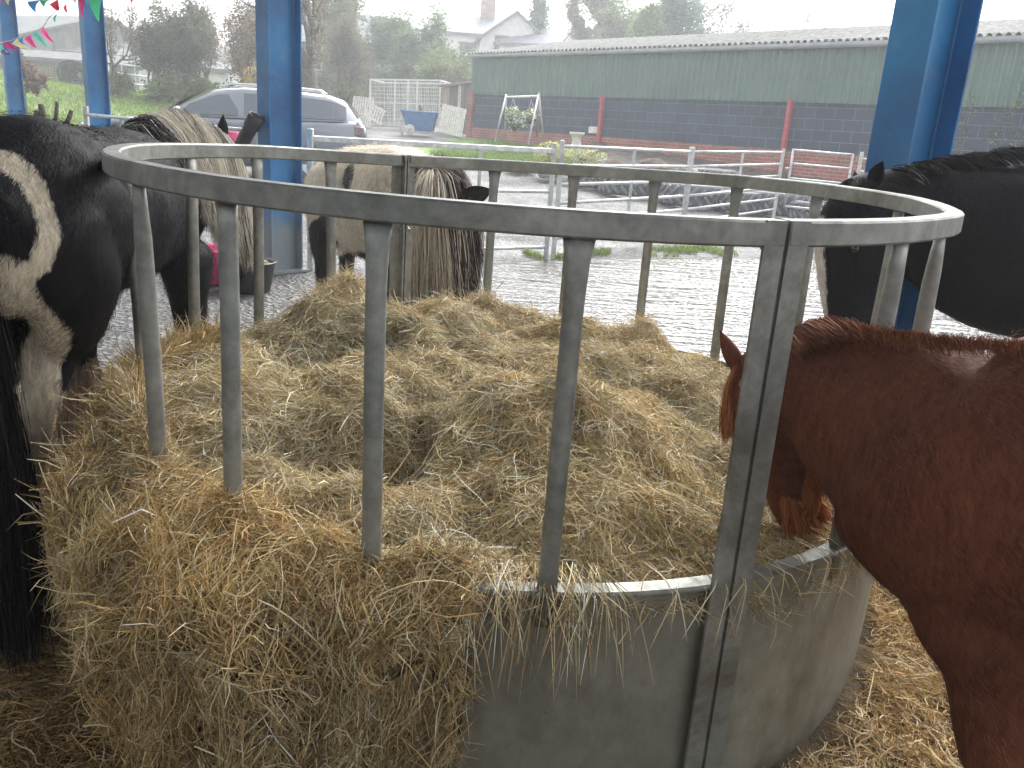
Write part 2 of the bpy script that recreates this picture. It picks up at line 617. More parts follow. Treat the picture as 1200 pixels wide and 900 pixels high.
# sheet panels
for (a0, a1) in ((SEAM2 + .8, SEAM1 - .8), (SEAM1 + .8 - 360, SEAM2 - .8)):
    n = 90; nz = 14
    V = []
    for i in range(n + 1):
        a = a0 + (a1 - a0) * i / n
        for j in range(nz + 1):
            z = .01 + (SHEET_Z - .01) * j / nz
            q = np.array([math.cos(math.radians(a)) * 2, math.sin(math.radians(a)) * 2, z * 2])
            r = 1.022 + .016 * float(vnoise(q, 1.2)) + .006 * float(vnoise(q, 3.1))
            V.append(tuple(cyl(a, r, z)))
    V = np.array(V)
    V2 = V.copy(); cc = np.array([FC.x, FC.y]); V2[:, :2] = cc + (V[:, :2] - cc) * (1 - .004)
    i = np.arange(n)[:, None] * (nz + 1) + np.arange(nz)[None]
    Q = np.stack([i, i + nz + 1, i + nz + 2, i + 1], -1).reshape(-1, 4)
    VV = np.concatenate([V, V2]); QQ = np.concatenate([Q, Q[:, ::-1] + len(V)])
    m, nt, b = (M.get('sheet') and (None, None, None)) or new_mat('dirty galvanised sheet')
    if m is not None:
        base = ramp(nt, noise(nt, 2.3, 9, .72), [(.28, (.15, .145, .11)), (.55, (.27, .262, .215)), (.75, (.40, .395, .35))])
        st = ramp(nt, noise(nt, 3.4, 10, .75, stretch=(1, 1, .5)), [(.47, 0.), (.64, .75)])
        base = mixc(nt, st, base, (.13, .115, .08))
        fl = ramp(nt, noise(nt, 40, 6, .75, stretch=(1, 1, .5)), [(.64, 0.), (.72, .8)])
        base = mixc(nt, fl, base, (.05, .04, .03))
        lnk(nt, base, b.inputs['Base Color'])
        b.inputs['Metallic'].default_value = .3
        lnk(nt, ramp(nt, noise(nt, 6, 6), [(.3, .4), (.7, .72)]), b.inputs['Roughness'])
        bump(nt, b, noise(nt, 14, 8, .7), .22, .005)
        M['sheet'] = m
    np_mesh('base_sheet', VV, QQ, M['sheet'], feeder, smooth=True)
    arc_bar(a0, a1, lambda a: SHEET_Z + .012, .012, 1.045, .04).build('sheet_lip', M['galv'], feeder)
BARS = [311.3, 327, 344, 4, 25.5, 44.5, 63, 80.5, 98, 134, 151.7, 169, 191, 222, 239, 256.3, 274]
for a in BARS:
    rt = math.radians(a); tang = Vector((-math.sin(rt), math.cos(rt), 0))
    zt = rim_z(a) - .038; k = rnd.uniform(-.6, .6)
    pts, rs = [], []
    for (z, fa, fb) in ((.45, .021, .012), (.56, .0175, .0175), (.75, .0172, .0172), (.95, .0172, .0172), (1.04, .0175, .0168), (1.10, .02, .0135), (zt, .027, .0085)):
        p = cyl(a + k * (z - .5) * .8, 1.026 + .006 * math.sin(z * 4 + a), z)
        pts.append(p); rs.append((fa, fb))
    MB().tube(pts, rs, 14, side=tang).build('upright', M['galv'], feeder)
# seam posts: a pair of angle irons at each joint, bolted together
for sa in (SEAM1, SEAM2):
    rt = math.radians(sa); rad = Vector((math.cos(rt), math.sin(rt), 0)); tg = Vector((-math.sin(rt), math.cos(rt), 0))
    R = Matrix((tg, rad, Vector((0, 0, 1)))).transposed()
    zt = rim_z(sa) + .003
    for sd in (-1, 1):
        mb = MB()
        c0 = Vector((FC.x, FC.y, 0)) + rad * 1.046 + tg * sd * .0275
        mb.box(c0 - tg * sd * .0035 + Vector((0, 0, zt / 2)), (.040, .006, zt - .006), R)
        mb.box(Vector((FC.x, FC.y, zt / 2)) + rad * 1.021 + tg * sd * .0055, (.006, .043, zt - .01), R)
        mb.build('joint_post', M['galv'], feeder)
    for z in (.1, .3, .62, .9, 1.14):
        b = MB()
        p = Vector((FC.x, FC.y, z)) + rad * 1.015
        b.tube([p - tg * .022, p + tg * .022], .0055, 6); b.tube([p - tg * .017, p - tg * .010], .011, 6); b.tube([p + tg * .010, p + tg * .017], .011, 6)
        b.build('bolt', M['bolt'], feeder)

# ------------------------------------------------------------------ hay
def hay_height(x, y):
    """top of the heap inside the ring"""
    dx = x - FC.x; dy = y - FC.y
    r = np.hypot(dx, dy)
    q = np.stack([x, y, 0 * x], -1)
    h = .55 + .13 * vnoise(q, 2.4) + .13 * vnoise(q + 9, 5.2) + .05 * vnoise(q + 3, 11) + .02 * vnoise(q, 23)
    def g(cx, cy, s, a, sy=None):
        return a * np.exp(-((x - cx) ** 2 / (2 * s * s) + (y - cy) ** 2 / (2 * (sy or s) ** 2)))
    h = h + g(-.25, 2.75, .28, .045) + g(-.1, 1.95, .2, .03) + g(.15, 1.85, .16, .09) + g(-.75, 2.0, .25, .10) + g(-.72, 2.9, .2, .10) + g(-.1, 3.05, .22, .02)
    h = h - g(-.38, 1.84, .13, .30, .09) - g(.38, 2.45, .11, .24) - g(.75, 2.2, .3, .08) - g(-.5, 2.6, .08, .14) - g(.59, 1.74, .19, .17) - g(-.05, 2.32, .1, .11) - g(.1, 2.75, .09, .13) - g(-.2, 2.2, .07, .12) + g(.45, 3.0, .12, .10) + g(.6, 2.55, .12, .04)
    ang = np.degrees(np.arctan2(dy, dx)) % 360
    left = sstep(150, 185, ang) * (1 - sstep(258, 268, ang))
    edge = sstep(.78, 1.0, r)
    low = .475 + .05 * vnoise(q, 7) - .03 * sstep(270, 300, ang)
    hi = .535 + .07 * vnoise(q, 4) - .06 * sstep(200, 225, ang)
    h = h * (1 - edge * .8) + edge * .8 * (left * hi + (1 - left) * low)
    h = h + .07 * edge * sstep(95, 120, ang) * (1 - sstep(150, 175, ang))
    q3 = np.stack([x + .1 * vnoise(q, 5), y + .1 * vnoise(q + 4, 5), 0 * x], -1)
    rg = 1 - np.abs(vnoise(q3, 6.5)) * 4
    h = h + .030 * np.clip(rg, -1, 1) * (1 - .5 * edge) + .035 * vnoise(q, 14) + .02 * vnoise(q, 29)
    return h


def heap_grid():
    nr, na = 90, 320
    rr = np.linspace(0, 1.0, nr); aa = np.linspace(0, 2 * math.pi, na, endpoint=False)
    R, A = np.meshgrid(rr, aa, indexing='ij')
    x = FC.x + R * np.cos(A) * 1.012; y = FC.y + R * np.sin(A) * 1.012
    return x, y, hay_height(x, y)


hx, hy, hz = heap_grid()
nr, na = hx.shape
V1 = np.stack([hx, hy, hz - .025], -1).reshape(-1, 3)
i = np.arange(nr - 1)[:, None] * na + np.arange(na)[None]
j = np.arange(nr - 1)[:, None] * na + (np.arange(na)[None] + 1) % na
Q1 = np.stack([i, i + na, j + na, j], -1).reshape(-1, 4)


def drape_profile(A, t):
    """overhanging hay outside the ring: A angle in degrees, t 0 (inside edge) .. 1 (ground)"""
    a0, a1 = 160., 267.
    amp = sstep(a0, a0 + 22, A) * (1 - sstep(a1 - 14, a1, A))
    q = np.stack([np.cos(np.radians(A)) * 2, np.sin(np.radians(A)) * 2, t * 1.5], -1)
    n = fbm(q, 1.8, 4)
    bulge = np.interp(A, [160, 190, 208, 222, 238, 250, 258, 264, 270], [0, .05, .085, .13, .20, .19, .11, .05, .0]) * (1 + .22 * n)
    prof_r = np.interp(t, [0, .12, .3, .5, .75, 1.0], [-.14, .25, .9, 1.05, .86, .70])
    drop = np.interp(t, [0, .12, .3, .5, .75, 1.0], [0.0, .03, -.03, -.15, -.40, -.62])
    r = 1.0 + bulge * prof_r + .05 * n * sstep(.1, .4, t)
    x = FC.x + r * np.cos(np.radians(A)); y = FC.y + r * np.sin(np.radians(A))
    rr = .93
    xi = FC.x + rr * np.cos(np.radians(A)); yi = FC.y + rr * np.sin(np.radians(A))
    z0 = hay_height(xi, yi)
    n2 = fbm(q, 5.0, 4)
    r2_ = .06 * n2 * sstep(.1, .35, t)
    r2_ = r2_ + .065 * np.clip(1 - np.abs(vnoise(q + 3, 3.6)) * 5, -.6, 1) * sstep(.05, .3, t)
    x = x + r2_ * np.cos(np.radians(A)); y = y + r2_ * np.sin(np.radians(A))
    z = z0 + drop * 1.0 + .04 * n
    z = np.maximum(z, .01)
    return x, y, z, amp


nA, nT = 260, 70
A, T = np.meshgrid(np.linspace(163, 265.5, nA), np.linspace(0, 1, nT), indexing='ij')
dx_, dy_, dz_, am = drape_profile(A, T)
V2 = np.stack([dx_, dy_, dz_], -1).reshape(-1, 3)
k_ = np.arange(nA - 1)[:, None] * nT + np.arange(nT - 1)[None]
Q2 = np.stack([k_, k_ + nT, k_ + nT + 1, k_ + 1], -1).reshape(-1, 4)

HAYC = np.array([[.50, .41, .23], [.62, .53, .33], [.44, .36, .19], [.40, .37, .20], [.72, .66, .48], [.29, .18, .08], [.84, .80, .68], [.46, .31, .15]])
HAYW = np.array([.20, .2, .14, .12, .14, .08, .06, .06])


def hay_cols(n, P=None):
    c = HAYC[RG.choice(len(HAYC), n, p=HAYW)]
    c = c * RG.uniform(.62, 1.55, (n, 1)) * np.array([1.0, .98, .99])
    if P is not None:
        m = fbm(P, 2.2, 3)[:, None]
        c = c * (1 + m * np.array([.35, .2, .0]))
    return np.clip(c, 0.01, .9)


def hay_strands(P0, N, n, lmin, lmax, w, lift=.25, fall=0., curl=.5, dirfield=None, k=7):
    """P0,N: (m,3) surface samples and normals"""
    idx = RG.integers(0, len(P0), n)
    p = P0[idx] + RG.normal(size=(n, 3)) * .006; nn = N[idx]
    d = RG.normal(size=(n, 3))
    if dirfield is not None:
        d = d * .7 + dirfield(p) * 1.1
    d = norm(d - nn * np.sum(d * nn, -1, keepdims=True))
    e2 = norm(np.cross(nn, d))
    L = RG.uniform(lmin, lmax, n) * RG.choice([.6, 1., 1.4], n, p=[.4, .45, .15])
    t = np.linspace(0, 1, k - 1)
    kap = RG.normal(size=(n, 1)) * 1.5 * curl; am = RG.normal(size=(n, 1)) * .55 * curl; ph = RG.random((n, 1)) * 6.3
    kn = (RG.random((n, 1)) < .25) * RG.normal(size=(n, 1)) * 1.1
    th = kap * (t - .5) + am * np.sin(t * 6.5 + ph) + kn * (t > RG.random((n, 1)) * .6 + .2)
    up = RG.normal(size=(n, 1)) * lift * (1 - 1.6 * t) + .35 * lift * np.sin(t * 8 + ph * 2)
    step = (np.cos(th)[..., None] * d[:, None] + np.sin(th)[..., None] * e2[:, None] + up[..., None] * nn[:, None])
    step = norm(step + np.array([0, 0, -fall])) * (L / (k - 1))[:, None, None]
    P = np.concatenate([np.zeros((n, 1, 3)), np.cumsum(step, 1)], 1)
    P = p[:, None] + P - P.mean(1, keepdims=True)
    P += nn[:, None] * ((np.abs(RG.normal(size=(n, 1))) * .011 - .007) * (1 + 2.2 * np.clip(fbm(p, 8, 2), -.3, .6))[:, None])[:, None]
    W = RG.uniform(w * .6, w * 1.4, n)
    return P, W, hay_cols(n, p)


def swirl(p):
    a = fbm(p, 1.7, 2) * 14
    return np.stack([np.cos(a), np.sin(a), .3 * np.sin(a * 1.7)], -1)


def grid_normals(x, y, z):
    P = np.stack([x, y, z], -1)
    du = np.gradient(P, axis=0); dv = np.gradient(P, axis=1)
    N = norm(np.cross(du, dv))
    return P, N


# strands on the top of the heap, sampled evenly in plan
n = 60000
rr = np.sqrt(RG.random(n)) * 1.0; ta = RG.random(n) * 2 * math.pi
sx = FC.x + rr * np.cos(ta) * 1.0; sy = FC.y + rr * np.sin(ta) * 1.0
sz = hay_height(sx, sy); e = .01
nx = -(hay_height(sx + e, sy) - sz) / e; ny = -(hay_height(sx, sy + e) - sz) / e
NS = norm(np.stack([nx, ny, np.ones_like(nx)], -1)); PS = np.stack([sx, sy, sz - .012], -1)
Pa, Wa, Ca = hay_strands(PS, NS, 170000, .06, .18, .0017, lift=.24, dirfield=swirl, curl=1.0)
# a second, loftier layer and a few long pale stalks
Pb, Wb, Cb = hay_strands(PS, NS, 20000, .09, .24, .0017, lift=.42, curl=1.2)
# drape
Pd, Nd = grid_normals(dx_, dy_, dz_)
Nd = np.where((Nd[..., :2] * np.stack([np.cos(np.radians(A)), np.sin(np.radians(A))], -1)).sum(-1, keepdims=True) + Nd[..., 2:3] < 0, -Nd, Nd)
w_ = (am > -1)
Pdf = Pd[w_]; Ndf = Nd[w_]


def down(p):
    rad = norm(np.stack([p[:, 0] - FC.x, p[:, 1] - FC.y, 0 * p[:, 0]], -1))
    s = sstep(.55, .3, p[:, 2])[:, None] if False else np.clip((.62 - p[:, 2]) / .2, 0, 1)[:, None]
    tang = np.stack([-rad[:, 1], rad[:, 0], 0 * rad[:, 0]], -1)
    wob = fbm(p, 2.5, 2)[:, None] * 1.6
    return rad * (1 - s) * .9 + np.array([0, 0, -1.]) * (.3 + 1.3 * s) + tang * wob * (1 - .4 * s)


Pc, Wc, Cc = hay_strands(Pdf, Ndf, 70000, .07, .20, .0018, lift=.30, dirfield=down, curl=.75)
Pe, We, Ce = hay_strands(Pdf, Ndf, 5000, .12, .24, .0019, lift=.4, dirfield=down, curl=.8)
# wisps hanging over the lip between 255 and 330 degrees
nw = 420
aw = np.where(RG.random(nw) < .74, 256 + RG.random(nw) ** 1.3 * 24, RG.uniform(284, 335, nw))
rw = np.radians(aw)
root = np.stack([FC.x + 1.0 * np.cos(rw), FC.y + 1.0 * np.sin(rw), np.full(nw, SHEET_Z + .015) + RG.random(nw) * .02], -1)
od = np.stack([np.cos(rw), np.sin(rw), 0 * rw], -1); td = np.stack([-np.sin(rw), np.cos(rw), 0 * rw], -1)
Lw = RG.uniform(.03, .17, nw) * np.where(aw < 280, 1.3, .8)
tt = np.linspace(0, 1, 5)
Pw = root[:, None] + od[:, None] * (np.array([-.03, .03, .062, .066, .067])[None, :, None]) + td[:, None] * (tt[None, :, None] * RG.normal(size=(nw, 1, 1)) * .06)
Pw = Pw[:, :5]; Pw[:, :, 2] += -np.array([0, -.012, .12, .5, 1.0])[None] * Lw[:, None]
Ww = np.full(nw, .0019); Cw = hay_cols(nw) * 1.1

hay_pile = empty('hay_heap', 'big heap of loose tangled hay filling the ring feeder and spilling over its left side', 'hay', (FC.x, FC.y, .3))
del hay_pile['label'], hay_pile['category']
bpy.data.objects.remove(hay_pile)
Pw = np.stack([np.stack([np.interp(np.linspace(0, 1, 7), np.linspace(0, 1, 5), Pw[i, :, a]) for a in range(3)], -1) for i in range(len(Pw))])
Ps = np.concatenate([Pa, Pb, Pc, Pe, Pw]); Cc = Cc * np.array([.86, .77, .63]); Ws = np.concatenate([Wa, Wb, Wc, We, Ww]); Cs = np.concatenate([Ca, Cb, Cc, Ce, Cw])  # spilled strands tinted darker brown, shade put into their colour
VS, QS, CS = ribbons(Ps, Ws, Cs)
bc = np.array([.07, .048, .022])  # dark undersheet colour, painted as the shade in gaps between strands
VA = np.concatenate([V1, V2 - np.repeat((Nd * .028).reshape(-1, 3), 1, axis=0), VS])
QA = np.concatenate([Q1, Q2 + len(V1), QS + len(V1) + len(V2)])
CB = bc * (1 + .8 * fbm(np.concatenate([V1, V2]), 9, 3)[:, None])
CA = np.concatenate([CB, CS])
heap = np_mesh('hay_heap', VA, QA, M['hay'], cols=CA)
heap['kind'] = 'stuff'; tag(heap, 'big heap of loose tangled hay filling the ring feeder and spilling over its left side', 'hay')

# loose hay on the floor, left and right of the feeder
def floor_hay(name, label, polys, n, tint=(1., .9, .8)):
    pts = np.concatenate([scatter(c, m, .012) for c, m in polys])
    q = pts.copy(); q[:, 2] = 0
    h = np.maximum(fbm(q, 1.9, 4) * .08 + .02, .0) + np.maximum(fbm(q + 5, 6, 3), 0) * .03
    d = np.hypot(pts[:, 0] - FC.x, pts[:, 1] - FC.y)
    keep = (d > 1.07) & (fbm(q + 2, 1.1, 3) > -.42)
    pts = pts[keep]; pts[:, 2] += h[keep]
    N = norm(np.stack([0 * d[keep], 0 * d[keep], np.ones(keep.sum())], -1) + RG.normal(size=(keep.sum(), 3)) * .25)
    P, W, C = hay_strands(pts, N, n, .05, .15, .0022, lift=.2, dirfield=swirl, curl=.8)
    P[..., 2] = np.maximum(P[..., 2], .012)
    C = C * np.array(tint)
    V, Q, CC = ribbons(P, W, C)
    o = np_mesh(name, V, Q, M['hay'], cols=CC)
    o['kind'] = 'stuff'; tag(o, label, 'hay')
    return o


def hay_mat_sheet(name, corners, nu, nv):
    m = mottled('trodden hay litter', (.10, .07, .04), (.2, .15, .085), 14, .95, bstr=.9, bdist=.03, bscale=60)
    a, b, c, d = [np.array(q, float) for q in corners]
    u, v = np.meshgrid(np.linspace(0, 1, nu), np.linspace(0, 1, nv), indexing='ij')
    P = (1 - u)[..., None] * (1 - v)[..., None] * a + u[..., None] * (1 - v)[..., None] * b + u[..., None] * v[..., None] * c + (1 - u)[..., None] * v[..., None] * d
    q = np.stack([P[..., 0], P[..., 1], 0 * u], -1)
    fall = np.minimum(np.minimum(u, 1 - u), np.minimum(v, 1 - v)) * 8
    z = .012 + (np.maximum(fbm(q, 1.9, 4) * .08 + .02, .0) + np.maximum(fbm(q + 5, 6, 3), 0) * .03) * np.clip(fall, 0, 1) - .012 * (1 - np.clip(fall, 0, 1)) - .006
    V = np.stack([P[..., 0], P[..., 1], z], -1).reshape(-1, 3)
    i = np.arange(nu - 1)[:, None] * nv + np.arange(nv - 1)[None]
    Q = np.stack([i, i + nv, i + nv + 1, i + 1], -1).reshape(-1, 4)
    o = np_mesh(name, V, Q, m, smooth=True)
    return structure(o)


LQ = [(-1.9, .3), (.2, .3), (.0, 1.6), (-2.1, 3.4)]
RQ = [(.5, .6), (2.2, .9), (1.9, 3.2), (.7, 2.6)]
hay_mat_sheet('hay_litter', [(-2.6, .0), (2.6, .0), (2.4, 3.6), (-2.4, 4.2)], 200, 160)
floor_hay('floor_hay', 'trampled brown hay scattered on the barn floor left of the feeder', [(LQ, 40000)], 50000, (.62, .52, .38))
floor_hay('scattered_hay', 'loose pale hay strewn on the floor between the feeder and the chestnut pony', [(RQ, 30000)], 45000)

# ------------------------------------------------------------------ blue posts of the open barn, and its roof
LD = Vector((-.707, .707, 0))          # along the open front of the barn
FD = Vector((.707, .707, 0))           # straight out of the barn


def steel_post(label, loc, yaw=0.0, h=4.4, d=.305, w=.175):
    t = empty('blue_steel_post', label, 'steel post', (loc[0], loc[1], 0), 'blue steel posts of the open barn', yaw)
    R = Matrix.Rotation(math.radians(45) + 0, 3, 'Z')
    R = Matrix((FD, LD, Vector((0, 0, 1)))).transposed()
    Ry = Matrix.Rotation(yaw, 3, 'Z') @ R
    c = Vector((loc[0], loc[1], 0))
    mb = MB()
    mb.box(c + Vector((0, 0, h / 2)), (d - .03, .009, h), Ry)
    mb.box(c + Ry @ Vector((d / 2 - .007, 0, h / 2)), (.014, w, h), Ry, .003)
    mb.box(c + Ry @ Vector((-d / 2 + .007, 0, h / 2)), (.014, w, h), Ry, .003)
    for s in (1, -1):       # root fillets
        for e in (1, -1):
            mb.box(c + Ry @ Vector((e * (d / 2 - .018), s * .008, h / 2)), (.012, .012, h - .02), Ry, .004)
    mb.build('column', M['post'], t)
    MB().box(c + Vector((0, 0, .015)), (d + .1, w + .1, .02), Ry).build('base_plate', M['post'], t)
    return t


steel_post('nearest blue steel post, behind the head of the all black horse', (1.51, 3.5), math.radians(-9))
steel_post('blue steel post behind the tan and white pony, in front of the silver car', MID, math.radians(4))
steel_post('blue steel post left of the silver car, with bunting tied at its top', (-4.98, 10.15), math.radians(2), d=.225, w=.14)
steel_post('furthest blue steel post at the left edge, above the piebald rump', (-7.95, 13.6), math.radians(0), d=.225, w=.14)

barn = empty('barn_roof', 'corrugated barn roof carried on the blue posts above the feeder', 'roof', (-3, 0, 3.3))
Rb = Matrix((FD, LD, Vector((0, 0, 1)))).transposed()
bc0 = Vector((MID[0], MID[1], 0)) + LD * 0
mb = MB(); n0 = 0
eave, depth, s0, s1 = 4.5, 7.6, -11.0, 12.0
ns = 230
for i in range(ns + 1):
    s = s0 + (s1 - s0) * i / ns
    zz = .022 * math.sin(i * math.pi / 2)
    for (dd, z) in ((.25, 0), (-depth, 1.25), (-depth, 1.28), (.25, .03)):
        mb.v.append(bc0 + FD * dd + LD * s + Vector((0, 0, eave + z + zz)))
for i in range(ns):
    a = i * 4
    for k in range(4):
        j = (k + 1) % 4
        mb.face((a + k, a + 4 + k, a + 4 + j, a + j))
mb.build('roof_sheet', mottled('grey corrugated sheet', (.14, .14, .14), (.26, .26, .25), 4, .7), barn)
for dd in (-.1, -2.2, -4.4, -6.6, -8.0):
    MB().beam(bc0 + FD * dd + LD * s0 + Vector((0, 0, eave - .12 - dd * .15)), bc0 + FD * dd + LD * s1 + Vector((0, 0, eave - .12 - dd * .15)), .07, .16).build('purlin', M['post'], barn)

bw = empty('light_block_wall', 'unseen low grey wall added behind the camera to cut light from the back', 'wall', tuple(bc0 - FD * 7.7))  # out-of-view wall, added to keep light off the feeder front
M['darkboard'] = mottled('dark stained boarding', (.03, .028, .025), (.08, .07, .06), 4, .9, stretch=(1, 1, .2))
MB().box(bc0 - FD * 7.8 + LD * .5 + Vector((0, 0, 1.2)), (.2, 23, 2.4), Rb).build('wall', M['stone'], bw)
# ------------------------------------------------------------------ animals
def loft(mb, joints, lateral, seg=20, ends=True):
    """joints: (pos, r_sagittal, r_lateral). Smooth elliptic limb or trunk through them, rounded ends."""
    P = np.array([tuple(j[0]) for j in joints], float)
    r1 = np.array([j[1] for j in joints], float); r2 = np.array([j[2] for j in joints], float)
    n = len(P); sub = 6
    # Catmull-Rom
    Pe = np.vstack([2 * P[0] - P[1], P, 2 * P[-1] - P[-2]])
    re1 = np.r_[r1[0], r1, r1[-1]]; re2 = np.r_[r2[0], r2, r2[-1]]
    Ps, R1, R2 = [], [], []
    for i in range(n - 1):
        for k in range(sub):
            t = k / sub
            b = [(-t + 2 * t * t - t ** 3) / 2, (2 - 5 * t * t + 3 * t ** 3) / 2, (t + 4 * t * t - 3 * t ** 3) / 2, (-t * t + t ** 3) / 2]
            Ps.append(sum(b[q] * Pe[i + q] for q in range(4)))
            R1.append(sum(b[q] * re1[i + q] for q in range(4))); R2.append(sum(b[q] * re2[i + q] for q in range(4)))
    Ps.append(P[-1]); R1.append(r1[-1]); R2.append(r2[-1])
    Ps = np.array(Ps); R1 = np.array(R1); R2 = np.array(R2)
    T = np.gradient(Ps, axis=0); T = norm(T)
    if ends:
        a, b = min(R1[0], R2[0]) * .75, min(R1[-1], R2[-1]) * .75
        head = [(Ps[0] - T[0] * a * s, c) for s, c in ((1.0, .12), (.86, .5), (.5, .86))]
        tail = [(Ps[-1] + T[-1] * b * s, c) for s, c in ((.5, .86), (.86, .5), (1.0, .12))]
        Ps = np.vstack([[h[0] for h in head], Ps, [h[0] for h in tail]])
        R1 = np.r_[[R1[0] * h[1] for h in head], R1, [R1[-1] * h[1] for h in tail]]
        R2 = np.r_[[R2[0] * h[1] for h in head], R2, [R2[-1] * h[1] for h in tail]]
        T = np.vstack([T[:1]] * 3 + [T] + [T[-1:]] * 3)
    L = norm(np.array(lateral, float))
    n0 = len(mb.v)
    for i in range(len(Ps)):
        l = L - T[i] * (L @ T[i]); l /= np.linalg.norm(l)
        s = np.cross(T[i], l)
        for k in range(seg):
            a = 2 * math.pi * k / seg
            mb.v.append(Vector(Ps[i] + s * math.cos(a) * R1[i] + l * math.sin(a) * R2[i]))
    for i in range(len(Ps) - 1):
        for k in range(seg):
            j = (k + 1) % seg
            mb.face((n0 + i * seg + k, n0 + i * seg + j, n0 + (i + 1) * seg + j, n0 + (i + 1) * seg + k))
    mb.face([n0 + k for k in range(seg - 1, -1, -1)])
    e = n0 + (len(Ps) - 1) * seg
    mb.face([e + k for k in range(seg)])


def fuse(mb, voxel, smooth=6, name='tmp'):
    """turn overlapping closed limbs into one continuous skin; returns vertices, polygons"""
    me = bpy.data.meshes.new(name)
    me.from_pydata([tuple(v) for v in mb.v], [], mb.f); me.update()
    o = bpy.data.objects.new(name, me); COL.objects.link(o)
    r = o.modifiers.new('r', 'REMESH'); r.mode = 'VOXEL'; r.voxel_size = voxel; r.adaptivity = 0
    s = o.modifiers.new('s', 'SMOOTH'); s.factor = .5; s.iterations = smooth
    dg = bpy.context.evaluated_depsgraph_get(); dg.update()
    m2 = bpy.data.meshes.new_from_object(o.evaluated_get(dg))
    bpy.data.objects.remove(o)
    return m2


def fur_mat(name, dark, light, mid=None, rough=.55, edge=.012, spec=.25, sheen=.03):
    m, nt, b = new_mat(name)
    a = nt.nodes.new('ShaderNodeAttribute'); a.attribute_name = 'patch'
    n = noise(nt, 70, 5, .7, stretch=(1, 1, .35))
    ad = nt.nodes.new('ShaderNodeMath'); ad.operation = 'MULTIPLY_ADD'; ad.inputs[1].default_value = .035
    lnk(nt, n, ad.inputs[0]); lnk(nt, a.outputs['Fac'], ad.inputs[2])
    mr = nt.nodes.new('ShaderNodeMapRange')
    mr.inputs['From Min'].default_value = .0175 - edge / 2; mr.inputs['From Max'].default_value = .0175 + edge / 2
    lnk(nt, ad.outputs[0], mr.inputs['Value'])
    v = noise(nt, 5, 6, .65)
    d = ramp(nt, v, [(.3, dark), (.7, mid or [c * 1.7 for c in dark])])
    l = ramp(nt, v, [(.3, [c * .7 for c in light]), (.65, light)])
    base = mixc(nt, mr.outputs[0], d, l)
    st = ramp(nt, noise(nt, 90, 4, .7, stretch=(1, 1, .22)), [(.3, .6), (.7, 1.35)])
    lnk(nt, mixc(nt, 1, base, st, 'MULTIPLY'), b.inputs['Base Color'])
    b.inputs['Roughness'].default_value = rough
    b.inputs['Specular IOR Level'].default_value = spec
    b.inputs['Sheen Weight'].default_value = sheen
    b.inputs['Sheen Roughness'].default_value = .4
    bump(nt, b, noise(nt, 120, 5, .7, stretch=(1, 1, .2)), .5, .006)
    return m


def mesh_arrays(me):
    n = len(me.vertices)
    V = np.empty(n * 3, np.float32); me.vertices.foreach_get('co', V)
    N = np.empty(n * 3, np.float32); me.vertices.foreach_get('normal', N)
    return V.reshape(-1, 3).astype(float), N.reshape(-1, 3).astype(float)


def animal(name, label, cat, base, limbs, mat, patch, voxel=.013, smooth=6, coat=None, lump=.006, group=None):
    """base: point on the ground; limbs: list of (joints, lateral); patch(V): >0 light, <0 dark"""
    mb = MB()
    for j, l in limbs:
        loft(mb, j, l)
    me = fuse(mb, voxel, smooth, name)
    V, N = mesh_arrays(me)
    V = V + N * (fbm(V, 5, 3)[:, None] * lump * 2 + vnoise(V, 16)[:, None] * lump)
    me.vertices.foreach_set('co', V.astype(np.float32).ravel())
    me.polygons.foreach_set('use_smooth', np.ones(len(me.polygons), bool))
    a = me.attributes.new('patch', 'FLOAT', 'POINT'); pv = patch(V); a.data.foreach_set('value', pv.astype(np.float32))
    me.materials.clear(); me.materials.append(mat); me.update()
    root = empty(name, label, cat, base, group)
    o = bpy.data.objects.new('body', me); COL.objects.link(o); o.parent = root
    o.matrix_parent_inverse = mat_world(root).inverted()
    if coat:
        cnt, ln, w, flow, cd, cl = coat
        # visible-side sampling is not attempted: hairs cover the whole skin evenly
        idx = RG.integers(0, len(V), cnt)
        p = V[idx] + RG.normal(size=(cnt, 3)) * voxel * .45; nn = N[idx]
        p = p - nn * .002
        f = flow(p) if callable(flow) else np.array(flow, float)[None]
        f = f + RG.normal(size=(cnt, 3)) * .22
        f = norm(f - nn * np.sum(f * nn, -1, keepdims=True))
        d = norm(f + nn * RG.uniform(.08, .45, (cnt, 1)))
        L = RG.uniform(.5, 1.2, (cnt, 1)) * ln
        t = np.array([0, .5, 1.0])
        P = p[:, None] + d[:, None] * t[None, :, None] * L[:, None] - nn[:, None] * (t ** 2)[None, :, None] * L[:, None] * .18
        pt = patch(p) + (RG.random(cnt) - .5) * .012
        k = fbm(p, 5, 3)[:, None] * .8
        r = RG.random((cnt, 1))
        dark = np.array(cd[0]) * (1 - r) + np.array(cd[1]) * r
        light = np.array(cl[0]) * (1 - r) + np.array(cl[1]) * r
        C = np.where(pt[:, None] > 0, light, dark) * (1 + k)
        Vh, Qh, Ch = ribbons(P, np.full(cnt, w), np.clip(C, .002, .9), hint=N[idx] + RG.normal(size=(cnt, 3)) * .3)
        np_mesh('coat', Vh, Qh, M['hair'], o, cols=Ch)
    return root, o, V, N


